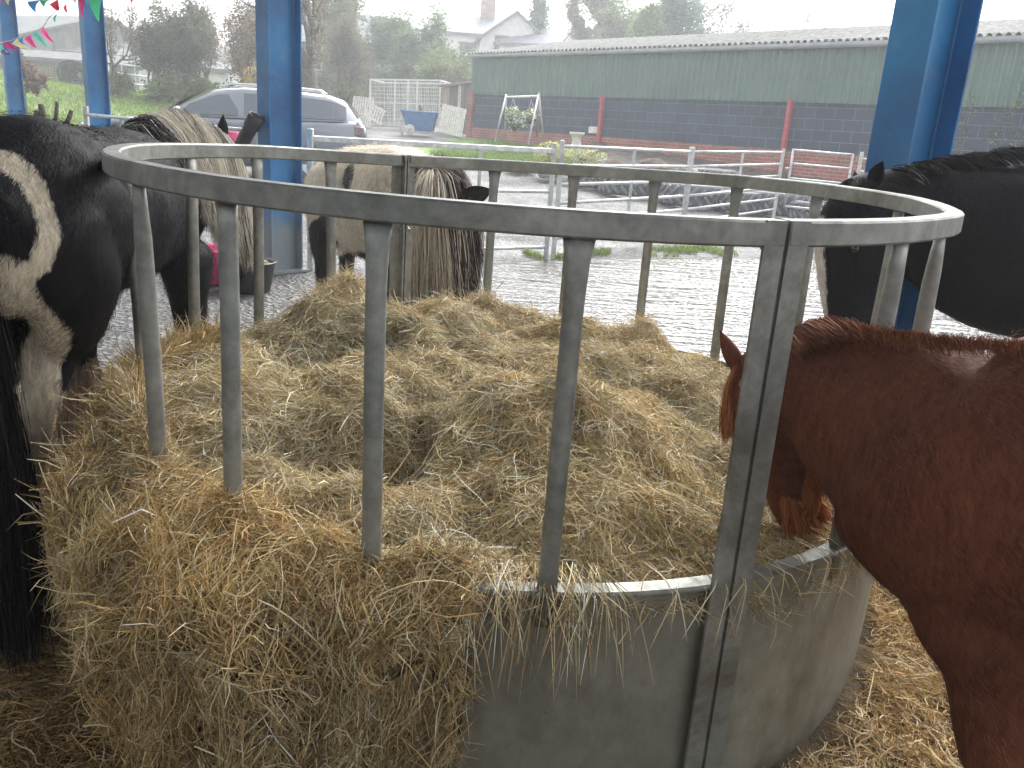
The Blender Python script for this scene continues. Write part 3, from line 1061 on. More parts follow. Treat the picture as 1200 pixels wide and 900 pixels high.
def locks(name, guides, n, w, cols, spread=.02, parent=None, wav=.008, k=9, droop=0, clump=.5, tipspread=1.0):
    """hair hanging along guide curves; guides: list of (list of points, weight)"""
    G = []
    for g in guides:
        g = np.array([tuple(q) for q in g], float)
        s = np.r_[0, np.cumsum(np.linalg.norm(np.diff(g, axis=0), axis=1))]; s /= s[-1]
        t = np.linspace(0, 1, k)
        G.append(np.stack([np.interp(t, s, g[:, a]) for a in range(3)], -1))
    G = np.array(G)                                # m,k,3
    m = len(G)
    u = RG.random(n) * (m - 1); i = np.minimum(u.astype(int), m - 2); fr = (u - i)[:, None, None]
    P = G[i] * (1 - fr) + G[i + 1] * fr if m > 1 else np.repeat(G, n, 0)
    P = P.copy()
    # clumps: hairs gather into locks
    cl = (u * 7).astype(int)
    off = RG.normal(size=(int(cl.max()) + 1, 3))[cl] * spread * clump
    t = np.linspace(0, 1, k)[None, :, None]
    P += off[:, None] * t * tipspread
    P += RG.normal(size=(n, 1, 3)) * spread * (.35 + .65 * t * (1 - clump * .5))
    ph = RG.random((n, 1, 1)) * 1.5 + (cl[:, None, None] * 1.7)
    P += norm(RG.normal(size=(n, 1, 3))) * np.sin(t * 7 + ph) * wav * t
    L = RG.uniform(.7, 1.0, (n, 1, 1))
    P = P[:, :1] + (P - P[:, :1]) * L
    c = cols(P, u / (m - 1) if m > 1 else u)
    V, Q, C = ribbons(P, np.full(n, w) * RG.uniform(.6, 1.3, n), c)
    return np_mesh(name, V, Q, M['hair'], parent, cols=C)


def mixcol(a, b, t):
    return np.array(a) * (1 - t) + np.array(b) * t


def ear(name, base, tip, width, facing, mat, parent, depth=.5):
    """leaf-shaped pricked ear: cupped, pointed, open towards `facing`"""
    base, tip = Vector(base), Vector(tip); ax = tip - base
    f = Vector(facing).normalized(); sdv = ax.cross(f).normalized(); f = sdv.cross(ax).normalized()
    mb = MB(); nu, nv = 11, 9
    for side, th in ((0, 0), (1, .006)):
        for i in range(nu):
            t = i / (nu - 1)
            w = width * (math.sin(math.pi * min(1, (t * .82 + .22))) ** .8) * (1 if t < .99 else .05)
            for jx in range(nv):
                s = (jx / (nv - 1) - .5) * 2
                mb.v.append(base + ax * t + sdv * (s * w / 2) + f * (depth * w * (s * s - .6) + th * (1 if side == 0 else -1) * (1 - t)))
    for side in (0, 1):
        o = side * nu * nv
        for i in range(nu - 1):
            for jx in range(nv - 1):
                q = (o + i * nv + jx, o + i * nv + jx + 1, o + (i + 1) * nv + jx + 1, o + (i + 1) * nv + jx)
                mb.face(q if side else q[::-1], smooth=True)
    k = nu * nv
    for i in range(nu - 1):
        for jx in (0, nv - 1):
            mb.face((i * nv + jx, (i + 1) * nv + jx, k + (i + 1) * nv + jx, k + i * nv + jx), smooth=True)
    o = mb.build(name, mat, parent)
    a = o.data.attributes.new('patch', 'FLOAT', 'POINT'); a.data.foreach_set('value', np.full(len(o.data.vertices), -1.0, np.float32))
    return o


def eye(c, r, parent):
    mb = MB(); mb.lathe(c, [(r * math.sin(a), r * math.cos(a)) for a in np.linspace(.01, math.pi - .01, 9)], 12)
    return mb.build('eye', M['eye'], parent)


m, nt, b = new_mat('dark glossy eye'); b.inputs['Base Color'].default_value = (.008, .006, .005, 1); b.inputs['Roughness'].default_value = .08
M['eye'] = m


def hoof(c, r, h, parent, fwd=(0, 1, 0)):
    mb = MB(); mb.lathe(Vector((c[0], c[1], 0.01)), [(0.001, 0), (r * 1.15, 0), (r * 1.1, h * .3), (r * .9, h), (.001, h)], 14)
    return mb.build('hoof', M['hoof'], parent)


def seg_dist(p, pts):
    """distance of points p (n,2) to a polyline"""
    d = np.full(len(p), 9e9)
    for a, b in zip(pts[:-1], pts[1:]):
        a = np.array(a, float); b = np.array(b, float); ab = b - a
        t = np.clip(((p - a) @ ab) / (ab @ ab), 0, 1)
        d = np.minimum(d, np.linalg.norm(p - a - t[:, None] * ab, axis=1))
    return d


# ---- chestnut pony at the right, head pushed in between two uprights
LD_ = norm(np.array([.57, .82, 0.]))
chest_l = norm(np.array([-.45, -.89, 0.]))


def W(px, py, Y, a, b):
    return (at(px, py, Y), a, b)


chestnut_limbs = [
    # head
    ([W(899, 425, 1.75, .062, .058), W(903, 462, 1.75, .098, .075), W(910, 508, 1.76, .098, .07), W(921, 548, 1.78, .072, .056), W(930, 585, 1.79, .062, .05), W(934, 608, 1.79, .05, .046)], LD_),
    # neck, shoulder, barrel, rump
    ([W(915, 437, 1.735, .075, .06), W(975, 468, 1.60, .150, .075), W(1050, 508, 1.51, .195, .125), W(1135, 562, 1.41, .268, .175), (Vector((1.12, 1.16, .765)), .295, .225), (Vector((1.42, .95, .76)), .285, .25), (Vector((1.8, .68, .78)), .27, .26), (Vector((2.12, .46, .82)), .25, .23), (Vector((2.3, .33, .78)), .2, .18)], LD_),
    # chest
    ([W(1100, 640, 1.42, .10, .10), W(1150, 715, 1.36, .115, .14), W(1200, 760, 1.28, .12, .13)], LD_),
]
fl = at(1165, 770, 1.27); fl2 = at(1172, 900, 1.22)
chestnut_limbs.append(([(fl + Vector((.02, 0, .12)), .10, .08), (fl, .082, .066), (fl2, .062, .052), (Vector((fl2.x, fl2.y, .33)), .05, .046), (Vector((fl2.x + .01, fl2.y, .2)), .034, .034), (Vector((fl2.x - .01, fl2.y + .01, .09)), .045, .042), (Vector((fl2.x - .03, fl2.y + .02, .05)), .05, .048)], LD_))
fr = Vector((fl2.x + .24, fl2.y + .26, 0))
chestnut_limbs.append(([(fr + Vector((.0, 0, .62)), .10, .08), (fr + Vector((0, 0, .5)), .07, .06), (fr + Vector((0, 0, .36)), .052, .05), (fr + Vector((.0, 0, .2)), .034, .034), (fr + Vector((-.01, .01, .09)), .045, .042), (fr + Vector((-.03, .02, .05)), .05, .048)], LD_))
for dx0 in (0, 1):
    h = Vector((2.14 + dx0 * .17, .28 + dx0 * .26, 0))
    chestnut_limbs.append(([(h + Vector((-.02, 0, .72)), .15, .1), (h + Vector((-.08, .03, .5)), .09, .065), (h + Vector((.05, -.02, .36)), .05, .042), (h + Vector((.03, 0, .2)), .035, .034), (h + Vector((.0, 0, .08)), .045, .042), (h + Vector((-.03, .01, .05)), .05, .048)], LD_))
fur_ch = fur_mat('chestnut coat', (.095, .032, .019), (.30, .09, .035), mid=(.18, .064, .037), rough=.65, spec=.12, sheen=0)
muz = np.array(at(935, 612, 1.81))


def patch_ch(V):
    return np.full(len(V), -.5)


ppos = np.array(at(900, 425, 1.75))


def flow_ch(p):
    return norm(np.array([.55, -.35, -.55]) + .25 * np.stack([fbm(p, 3, 2), fbm(p + 5, 3, 2), fbm(p + 9, 3, 2)], -1) * 3)


pony_d, body_d, Vd, Nd_ = animal('chestnut_pony', 'chestnut pony in the right foreground eating with its head through the feeder bars', 'pony', (1.4, .95, 0), chestnut_limbs, fur_ch, patch_ch, .012, 16,
    coat=(170000, .019, .0012, flow_ch, ((.085, .028, .016), (.22, .078, .043)), ((.3, .1, .04), (.4, .15, .06))))
for px, py, pb, tx, ty, Y in ((868, 432, None, 843, 386, 1.78), (915, 412, None, 921, 378, 1.66)):
    ear('ear', at(px, py, Y), at(tx, ty, Y + .01), .050, (-.5, .35, .1), fur_ch, pony_d, .4)
for sgn, (px, py, Y) in ((1, (882, 478, 1.70)), (-1, (880, 474, 1.83))):
    eye(at(px, py, Y), .014, pony_d)
# mane of the chestnut pony: short wet crest hair
cr = [at(x, y, Y) for x, y, Y in ((912, 404, 1.73), (932, 388, 1.68), (958, 375, 1.635), (1000, 379, 1.575), (1060, 390, 1.495), (1130, 396, 1.42), (1210, 402, 1.31))]
camside = Vector((-.5, -.8, 0)) * 1.0
gd = []
for q in range(len(cr)):
    L = (.09, .09, .05, .02, .012, .012, .012)[q]
    c0 = cr[q] - Vector((0, 0, .012))
    bk2 = (cr[min(q + 1, 6)] - cr[max(q - 1, 0)]).normalized()
    gd.append([c0, c0 + Vector((.0, 0, .012)) + camside * L * .15 + bk2 * L * .4, c0 + camside * L * .5 + bk2 * L * .9 + Vector((0, 0, -.1 * L)), c0 + camside * L * .75 + bk2 * L * 1.5 + Vector((0, 0, -.5 * L))])


def col_ch(P, u):
    r = RG.random((len(P), 1))
    return mixcol((.13, .042, .02), (.36, .15, .075), r)


locks('mane', gd, 5200, .0010, col_ch, .009, pony_d, .0015, clump=.35)
fk = [[at(862 + q, 430, 1.76), at(852 + q * .8, 455, 1.76), at(848 + q * .6, 490, 1.76), at(851 + q * .4, 520 - q, 1.76)] for q in (0, 6, 12)]
locks('forelock', fk, 900, .0014, lambda P, u: mixcol((.22, .06, .02), (.55, .26, .12), RG.random((len(P), 1))), .008, pony_d, .006)
bd = [[at(920 + q, 592 - abs(q - 20) * .3, 1.735), at(924 + q, 606, 1.725), at(928 + q, 622 - q * .3, 1.73)] for q in (0, 14, 26, 38)]
locks('chin_hair', bd, 3000, .0012, lambda P, u: mixcol((.24, .07, .03), (.60, .26, .12), RG.random((len(P), 1))), .017, pony_d, .007)
jw = [[at(955 - q * .3, 530 + q, 1.70), at(966 - q * .3, 545 + q, 1.70), at(968 - q * .4, 562 + q, 1.70)] for q in (0, 15, 30, 48)]
locks('jaw_hair', jw, 2600, .0013, lambda P, u: mixcol((.2, .05, .02), (.5, .19, .08), RG.random((len(P), 1))), .007, pony_d, .004)
hoof((fl2.x - .03, fl2.y + .02), .055, .06, pony_d); hoof((fr.x - .03, fr.y + .02), .055, .06, pony_d)
for dx0 in (0, 1):
    hoof((2.11 + dx0 * .17, .29 + dx0 * .26), .055, .06, pony_d)

# ---- black and white cob at the left, seen from behind
LA = norm(np.array([1, -.12, 0.]))
a_limbs = [
    ([(Vector((-1.13, 1.80, .98)), .16, .13), (Vector((-1.165, 1.98, 1.01)), .24, .215), (Vector((-1.22, 2.22, 1.005)), .235, .225), (Vector((-1.30, 2.55, .965)), .245, .235), (Vector((-1.36, 2.9, .965)), .25, .215), (Vector((-1.38, 3.15, .93)), .22, .18), (Vector((-1.38, 3.32, .88)), .15, .14)], LA),
    ([(Vector((-1.37, 3.0, 1.0)), .2, .12), (Vector((-1.36, 3.25, 1.06)), .185, .10), (Vector((-1.35, 3.5, 1.06)), .16, .085), (Vector((-1.34, 3.68, 1.06)), .11, .075)], LA),
    ([(Vector((-1.335, 3.70, 1.09)), .085, .075), (Vector((-1.325, 3.78, .97)), .105, .08), (Vector((-1.31, 3.81, .84)), .085, .07), (Vector((-1.30, 3.83, .69)), .062, .055), (Vector((-1.30, 3.83, .58)), .055, .05)], LA),
    ([(Vector((-1.05, 1.90, 1.02)), .15, .09), (Vector((-1.045, 1.95, .90)), .155, .09), (Vector((-1.075, 1.98, .78)), .115, .07), (at(60, 405, 1.98), .085, .062), (at(54, 440, 1.96), .065, .05), (at(45, 485, 1.94), .047, .04), (at(38, 520, 1.97), .042, .038), (at(28, 590, 2.0), .04, .036), (at(22, 625, 2.02), .055, .05), (Vector((at(22, 640, 2.02).x, 2.04, .05)), .065, .06)], LA),
    ([(Vector((-1.27, 1.90, 1.02)), .15, .09), (Vector((-1.28, 1.95, .88)), .17, .10), (Vector((-1.30, 2.0, .72)), .13, .085), (Vector((-1.31, 1.95, .56)), .085, .065), (Vector((-1.32, 1.86, .43)), .055, .045), (Vector((-1.32, 1.9, .2)), .038, .036), (Vector((-1.32, 1.94, .08)), .055, .05), (Vector((-1.32, 1.96, .05)), .06, .055)], LA),
]
fo1 = Vector((-1.27, 3.2, 0)); fo2 = at(100, 480, 2.98); fo2.z = 0
for q in (fo1, fo2):
    a_limbs.append(([(q + Vector((0, -.02, .75)), .13, .09), (q + Vector((0, 0, .58)), .085, .07), (q + Vector((0, 0, .44)), .06, .055), (q + Vector((0, 0, .3)), .042, .042), (q + Vector((0, 0, .12)), .05, .05), (q + Vector((0, .03, .05)), .07, .065)], LA))
fur_a = fur_mat('piebald coat', (.003, .003, .0045), (.66, .58, .45), mid=(.007, .007, .010), rough=.6, spec=.15, sheen=.0)


def project(V):
    """plan/side coordinates in which the coat markings of the cob are drawn: its own right-rear view"""
    d = np.asarray(V, float) - np.array([0, 0, CAM_H])
    f = d @ _f
    return np.stack([600 + FOC * (d @ _x) / f, 450 - FOC * (d @ _u) / f], -1)


def world_line(pts, Y):
    return [tuple(at(x, y, Y)) for x, y in pts]


# markings are given as 3-D points on the haunch (at about the skin's distance) and measured in 3-D
def seg_dist3(V, pts):
    d = np.full(len(V), 9e9)
    for a, b in zip(pts[:-1], pts[1:]):
        a = np.array(a, float); b = np.array(b, float); ab = b - a
        t = np.clip(((V - a) @ ab) / (ab @ ab), 0, 1)
        d = np.minimum(d, np.linalg.norm(V - a - t[:, None] * ab, axis=1))
    return d


def lay(pts, V, N=None):
    """drop marking points onto the nearest skin point along the ray from the rear right"""
    pr = project(V); depth = (V - np.array([0, 0, CAM_H])) @ _f
    out = []
    for (x, y) in pts:
        dd = np.hypot(pr[:, 0] - x, pr[:, 1] - y)
        s = dd < 14
        if not s.any():
            s = dd < dd.min() + 4
        k = np.where(s)[0][np.argmin(depth[s])]
        out.append(V[k])
    return out


_markA = {}


def patch_a(V):
    if 'st' not in _markA:
        _markA['st'] = lay([(-30, 168), (0, 172), (22, 182), (45, 203), (62, 232), (70, 265), (69, 292), (58, 318), (38, 335)], V)
        _markA['leg'] = lay([(10, 345), (28, 372), (46, 405), (50, 450), (38, 500)], V)
        _markA['up'] = lay([(-30, 350), (0, 355), (25, 350)], V)
    q = fbm(V, 11, 3) * .016
    p = .027 - seg_dist3(V, _markA['st'])
    p = np.maximum(p, .062 - seg_dist3(V, _markA['leg']))
    p = np.maximum(p, np.minimum(.60 - V[:, 2], 2.3 - V[:, 1]))
    # white neck/shoulder flash and feathered forelegs
    p = np.maximum(p, np.minimum(.28 - V[:, 2], V[:, 1] - 2.3))
    return p + q


_ = None
pony_a, body_a, Va, Na = animal('piebald_cob', 'black and white cob with a pale mane standing at the left, seen from behind', 'horse', (-1.3, 2.5, 0), a_limbs, fur_a, patch_a, .013, 7,
    coat=(120000, .022, .0013, lambda p: np.array([[.0, -.55, -.8]]), ((.002, .002, .003), (.012, .012, .017)), ((.46, .38, .28), (.76, .70, .58))))
# mane: dark over the withers, then long white locks falling on the near side
cst = [Vector((-1.375, 2.98, 1.205)), Vector((-1.37, 3.08, 1.225)), Vector((-1.365, 3.2, 1.245)), Vector((-1.36, 3.32, 1.248)), Vector((-1.355, 3.44, 1.235)), Vector((-1.345, 3.57, 1.21)), Vector((-1.34, 3.70, 1.17))]
gm = []
for q, c0 in enumerate(cst):
    L = (.12, .20, .30, .40, .50, .56, .52)[q]
    sx_ = 1.0
    gm.append([c0, c0 + Vector((.05, -.01, .02)), c0 + Vector((.11, -.01, -.08 * L - .03)), c0 + Vector((.14, .0, -.45 * L)), c0 + Vector((.165, .0, -L))])


def col_ma(P, u):
    r = RG.random((len(P), 1))
    w = mixcol((.44, .40, .33), (.84, .80, .72), r)
    k = mixcol((.01, .01, .012), (.05, .045, .045), r)
    band = (fbm(np.stack([u * 5, u * 0, u * 0], -1), 3.1, 3) + RG.normal(size=len(P)) * .12 > .22) | (u < .17)
    band = band & (RG.random(len(P)) < .8)
    return np.where(band[:, None], k, w)


locks('mane', gm, 15000, .0017, col_ma, .022, pony_a, .016, clump=.8)
ear('ear', (-1.30, 3.70, 1.15), (-1.295, 3.72, 1.275), .05, (-.2, 1, .1), fur_a, pony_a, .4)
ear('ear', (-1.39, 3.70, 1.15), (-1.41, 3.72, 1.26), .05, (-.2, 1, .1), fur_a, pony_a, .4)
eye((-1.245, 3.83, .96), .016, pony_a); eye((-1.405, 3.83, .96), .016, pony_a)
tl = [[Vector((-1.13 + q * .6, 1.68 + abs(q) * .3, 1.08)), Vector((-1.125 + q, 1.62, .98)), Vector((-1.12 + q * 1.4, 1.62, .7)), Vector((-1.12 + q * 1.6, 1.64, .35)), Vector((-1.12 + q * 1.3, 1.66, .06))] for q in (-.07, -.035, 0, .035, .06)]
locks('tail', tl, 9000, .0018, lambda P, u: mixcol((.004, .004, .005), (.022, .020, .022), RG.random((len(P), 1))), .028, pony_a, .03, k=14)
for q, cc in ((fo1, (.12, .085, .06)), (fo2, (.30, .22, .16))):
    gf = [[q + Vector((.045 * math.cos(t), .045 * math.sin(t), .40)), q + Vector((.075 * math.cos(t), .075 * math.sin(t), .25)), q + Vector((.11 * math.cos(t), .11 * math.sin(t), .04))] for t in np.linspace(0, 6.3, 9)]
    locks('feather', gf, 2600, .0018, lambda P, u, cc=cc: mixcol([c * .5 for c in cc], [c * 1.6 for c in cc], RG.random((len(P), 1))), .008, pony_a, .006)
    hoof((q.x, q.y + .03), .07, .06, pony_a)
hoof((at(22, 640, 2.02).x, 2.05), .065, .06, pony_a); hoof((-1.32, 1.97), .065, .06, pony_a)

# ---- tan and white pony facing us across the feeder, fringe over its face
LB = norm(np.array([.80, -.28, 0.]))
FB = Vector((.35, -.94, 0))
hb = [at(513, 232, 3.80), at(516, 272, 3.72), at(520, 315, 3.68), at(523, 352, 3.66), at(524, 376, 3.66)]
b_limbs = [
    ([(hb[0] + Vector((0, .05, .03)), .09, .085), (hb[0], .10, .095), (hb[1], .11, .09), (hb[2], .085, .07), (hb[3], .062, .056), (hb[4], .055, .052)], norm(np.array([1, .1, 0]))),
    ([(at(512, 236, 3.86), .11, .09), (at(502, 232, 4.05), .17, .11), (at(484, 245, 4.28), .24, .16)], norm(np.array([1, .3, 0]))),
    ([(at(488, 250, 4.18), .19, .17), (at(478, 242, 4.35), .29, .23), (at(452, 240, 4.65), .31, .27), (at(425, 236, 5.0), .31, .28), (at(402, 232, 5.3), .26, .25), (at(392, 236, 5.45), .17, .17)], norm(np.array([.88, .5, 0]))),
]
for (px, Y) in ((452, 4.2), (497, 4.35)):
    q = at(px, 300, Y); q.z = 0
    b_limbs.append(([(q + Vector((0, 0, .72)), .12, .09), (q + Vector((0, 0, .52)), .08, .065), (q + Vector((0, 0, .36)), .05, .048), (q + Vector((0, 0, .2)), .04, .04), (q + Vector((0, -.02, .06)), .065, .06)], norm(np.array([.9, .3, 0]))))
for (px, Y) in ((376, 5.05), (405, 5.35)):
    q = at(px, 300, Y); q.z = 0
    b_limbs.append(([(q + Vector((.03, -.02, .82)), .17, .11), (q + Vector((.02, -.05, .62)), .12, .085), (q + Vector((0, .04, .42)), .058, .05), (q + Vector((0, .02, .22)), .04, .04), (q + Vector((0, 0, .06)), .06, .06)], norm(np.array([.9, .3, 0]))))
fur_b = fur_mat('tan and white coat', (.012, .010, .010), (.78, .70, .56), mid=(.03, .024, .022), rough=.6, edge=.02)


_markB = {}


def patch_b(V):
    if 'a' not in _markB:
        _markB['a'] = lay([(398, 190), (396, 210)], V); _markB['b'] = lay([(374, 250), (372, 290), (385, 330)], V); _markB['c'] = lay([(408, 335), (425, 330), (420, 355)], V)
    p = np.minimum(seg_dist3(V, _markB['a']) - .05, seg_dist3(V, _markB['b']) - .09)
    p = np.minimum(p, seg_dist3(V, _markB['c']) - .14)
    return p + fbm(V, 6, 3) * .06


pony_b, body_b, Vb, Nb = animal('skewbald_pony', 'tan and white pony facing the camera across the feeder, its long fringe hiding its face', 'pony', tuple(Vector((-.6, 4.6, 0))), b_limbs, fur_b, patch_b, .016, 7,
    coat=(60000, .03, .002, lambda p: np.array([[-.2, .3, -.9]]), ((.008, .007, .007), (.04, .03, .028)), ((.58, .47, .32), (.86, .80, .68))))
pol = at(513, 205, 3.80)
gB = []
for (x0, x1, x2, yb, Y0) in ((488, 480, 478, 345, 3.78), (494, 484, 484, 368, 3.68), (500, 492, 492, 372, 3.62), (507, 503, 504, 372, 3.58), (514, 514, 518, 374, 3.56), (522, 528, 535, 370, 3.58), (530, 542, 548, 358, 3.62), (537, 552, 556, 335, 3.68), (541, 557, 559, 310, 3.76)):
    gB.append([at(510 + (x0 - 512) * .5, 205, 3.82), at(x0, 215, 3.73 if abs(x0 - 512) < 20 else 3.78), at(x1, 262, Y0 - .02), at((x1 + x2) / 2, 312, Y0 - .02), at(x2, yb, Y0)])


def col_fb(P, u):
    r = RG.random((len(P), 1))
    lt = mixcol((.46, .37, .25), (.85, .80, .70), r)
    dk = mixcol((.02, .016, .02), (.09, .06, .055), r)
    d = ((u > .56) & (u < .97)) ^ (RG.random(len(P)) < .14)
    return np.where(d[:, None], dk, lt)


locks('forelock', gB, 12000, .0022, col_fb, .026, pony_b, .02, clump=.9, k=12)
gC = []
for t_ in np.linspace(-1, 1, 9):
    r0 = at(512 + t_ * 6, 192, 3.92 + .1 * (1 - abs(t_)))
    gC.append([r0, at(512 + t_ * 20, 188 + abs(t_) * 6, 3.86), at(512 + t_ * 31, 208 + abs(t_) * 6, 3.82), at(512 + t_ * 36, 240, 3.82)])
locks('mane', gC, 7000, .0022, lambda P, u: mixcol((.07, .065, .07), (.42, .38, .34), RG.random((len(P), 1)) ** 1.2), .022, pony_b, .014, clump=.8)
ear('ear', at(494, 232, 3.78), at(473, 221, 3.76), .055, (-.1, -1, .1), fur_b, pony_b, .4)
ear('ear', at(543, 234, 3.70), at(578, 222, 3.68), .085, (.1, -1, .1), fur_b, pony_b, .4)
for (px, Y) in ((452, 4.2), (497, 4.35), (376, 5.05), (405, 5.35)):
    q = at(px, 300, Y); hoof((q.x, q.y - .01), .07, .06, pony_b)

# ---- black horse on the right, head lowered behind the feeder
LC = norm(np.array([.05, 1, 0.]))
c_limbs = [
    ([(at(1015, 222, 2.98), .075, .07), (at(1003, 252, 2.96), .12, .095), (at(996, 292, 2.95), .125, .09), (at(994, 335, 2.94), .10, .075), (at(993, 380, 2.92), .08, .066), (at(992, 415, 2.91), .07, .062)], LC),
    ([(at(1022, 232, 2.98), .10, .08), (at(1065, 248, 3.0), .18, .10), (at(1115, 268, 3.02), .235, .12), (at(1180, 292, 3.04), .30, .16), (Vector((2.35, 3.2, .95)), .33, .24), (Vector((2.9, 3.45, .95)), .32, .29), (Vector((3.4, 3.7, .98)), .31, .28), (Vector((3.62, 3.82, .95)), .2, .2)], LC),
]
for x, y in ((2.16, 3.0), (2.24, 3.36)):
    q = Vector((x, y, 0))
    c_limbs.append(([(q + Vector((.03, 0, .78)), .14, .1), (q + Vector((0, 0, .58)), .08, .07), (q + Vector((0, 0, .40)), .055, .05), (q + Vector((0, 0, .22)), .04, .04), (q + Vector((-.02, 0, .06)), .065, .06)], LC))
for x, y in ((3.4, 3.5), (3.5, 3.95)):
    q = Vector((x, y, 0))
    c_limbs.append(([(q + Vector((-.03, 0, .85)), .18, .12), (q + Vector((-.06, 0, .62)), .12, .09), (q + Vector((.06, 0, .44)), .06, .05), (q + Vector((.04, 0, .22)), .04, .04), (q + Vector((0, 0, .06)), .065, .06)], LC))
fur_c = fur_mat('black coat', (.0035, .004, .006), (.62, .60, .58), mid=(.009, .010, .014), rough=.62, spec=.13, sheen=.0)

_markC = {}


def patch_c(V):
    if 'a' not in _markC:
        _markC['a'] = [np.array(at(950, 262, 2.95)), np.array(at(950, 300, 2.94)), np.array(at(952, 350, 2.93)), np.array(at(955, 420, 2.91))]
    return .048 - seg_dist3(V, _markC['a']) + fbm(V, 9, 2) * .02


pony_c, body_c, Vc, Nc = animal('black_horse', 'black horse with a white blaze lowering its head at the far right of the feeder', 'horse', (2.6, 3.3, 0), c_limbs, fur_c, patch_c, .015, 7,
    coat=(90000, .022, .0016, lambda p: np.array([[.6, 0, -.6]]), ((.002, .002, .0035), (.011, .012, .018)), ((.55, .53, .50), (.75, .73, .70))))
gN = []
for (x, y, Y) in ((1020, 212, 2.98), (1045, 200, 3.0), (1075, 193, 3.02), (1110, 187, 3.04), (1150, 182, 3.06), (1200, 176, 3.08)):
    c0 = at(x, y + 4, Y)
    gN.append([c0, c0 + Vector((.01, -.02, .02)), c0 + Vector((.05, -.05, .015)), c0 + Vector((.09, -.07, -.015))])
locks('mane', gN, 2200, .002, lambda P, u: np.where(((u > .12) & (u < .42) & (RG.random(len(P)) < .14))[:, None], mixcol((.3, .3, .3), (.6, .6, .58), RG.random((len(P), 1))), mixcol((.006, .006, .008), (.03, .03, .035), RG.random((len(P), 1)))), .012, pony_c, .006)
ear('ear', at(1024, 215, 2.92), at(1035, 188, 2.90), .055, (-.6, -.6, .1), fur_c, pony_c, .4)
ear('ear', at(1004, 216, 3.05), at(1001, 200, 3.05), .05, (-.6, .3, .1), fur_c, pony_c, .4)
gF = [[at(1012 - q, 212, 2.97), at(998 - q, 214, 2.96), at(985 - q, 226, 2.955), at(974 - q * .6, 250, 2.95)] for q in (0, 4, 8)]
locks('forelock', gF, 900, .002, lambda P, u: mixcol((.006, .006, .008), (.05, .05, .055), RG.random((len(P), 1))), .008, pony_c, .006)
eye(at(1001, 292, 2.86), .018, pony_c)
for x, y in ((2.14, 3.0), (2.22, 3.36), (3.4, 3.5), (3.5, 3.95)):
    hoof((x, y), .07, .06, pony_c)

# ------------------------------------------------------------------ hurdles and gates
def gpt(p, h):
    return Vector((p[0], p[1], gz(p[0], p[1]) + h))


def hurdle(label, a, b, top=1.12, rails=(1.12, .93, .74, .55, .36, .17), droppers=(.5,), thick_top=0, posts=(1, 1), r=.018, group='galvanised hurdles fencing the yard', name='metal_hurdle', extra=None):
    a = Vector((a[0], a[1], 0)); b = Vector((b[0], b[1], 0))
    t = empty(name, label, 'hurdle', tuple(gpt(a, 0)), group)
    for z in rails:
        if thick_top and z == rails[0]:
            MB().beam(gpt(a, z), gpt(b, z), .05, thick_top, bev=.006).build('rail', M['galv_light'], t)
        else:
            MB().tube([gpt(a, z), gpt(b, z)], r, 8).build('rail', M['galv_light'], t)
    for k, p in ((0, a), (1, b)):
        if posts[k]:
            MB().beam(gpt(p, 0), gpt(p, top + .06), .05, .05, bev=.006).build('post', M['galv_light'], t)
    for d in droppers:
        p = a.lerp(b, d)
        MB().beam(gpt(p, rails[-1] - .02), gpt(p, rails[0]), .035, .014).build('brace', M['galv_light'], t)
    return t


hurdle('nearest galvanised hurdle with a thick top rail, behind the tan and white pony', (-1.82, 7.3), (.26, 8.78), 1.12, (1.10, .90, .70, .50, .32, .14), (.33, .66), thick_top=.05)
P0 = Vector((.34, 8.9, 0)); P1 = Vector((4.22, 14.6, 0)); PM = P0.lerp(P1, .47)
hurdle('galvanised hurdle just right of the nearest one, in front of the urn', P0, PM - Vector((.03, .04, 0)), 1.15, (1.15, .96, .77, .58, .40, .22), (.5,))
hurdle('galvanised hurdle ending at the gate, in front of the tractor tyres', PM, P1, 1.15, (1.15, .96, .77, .58, .40, .22), (.5,))
MB_g = empty('yard_gate', 'narrow galvanised gate of five rails between two hurdles', 'gate', tuple(gpt((4.45, 14.55), 0)))
ga, gb = Vector((4.38, 14.6, 0)), Vector((5.28, 14.35, 0))
for z in (.28, .5, .74, .98, 1.2):
    MB().tube([gpt(ga, z), gpt(gb, z)], .018, 8).build('rail', M['galv_light'], MB_g)
for q in (ga, gb):
    MB().tube([gpt(q, .26), gpt(q, 1.22)], .02, 8).build('stile', M['galv_light'], MB_g)
MB().tube([gpt(ga - Vector((.09, 0, 0)), .9), gpt(ga, .9)], .012, 6).build('latch', M['galv_light'], MB_g)
hurdle('far galvanised hurdle right of the narrow gate, beside the leaning blue post', (5.4, 14.3), (8.4, 12.6), 1.2, (1.15, .95, .75, .55, .35), (.5,))
hurdle('galvanised hurdle with a curved brace behind the bar of the pale maned cob', (-5.0, 9.9), (-2.3, 7.5), 1.15, (1.12, .90, .68, .46, .24), (.25, .5, .75))
hurdle('low galvanised hurdle left of the post above the piebald rump', (-9.2, 13.4), (-5.1, 10.0), .95, (.95, .7, .45, .2), (.2, .4, .6, .8), r=.012)

# ------------------------------------------------------------------ green shed with block wall
SA = Vector((-1.89, 28.2, 0)); SD = Vector((.641, -.768, 0)); SN = Vector((.768, .641, 0)); SLEN = 25.0
shed = empty('green_shed', 'long shed with green corrugated cladding over dark blockwork and a brick plinth', 'shed', (SA.x, SA.y, .8))


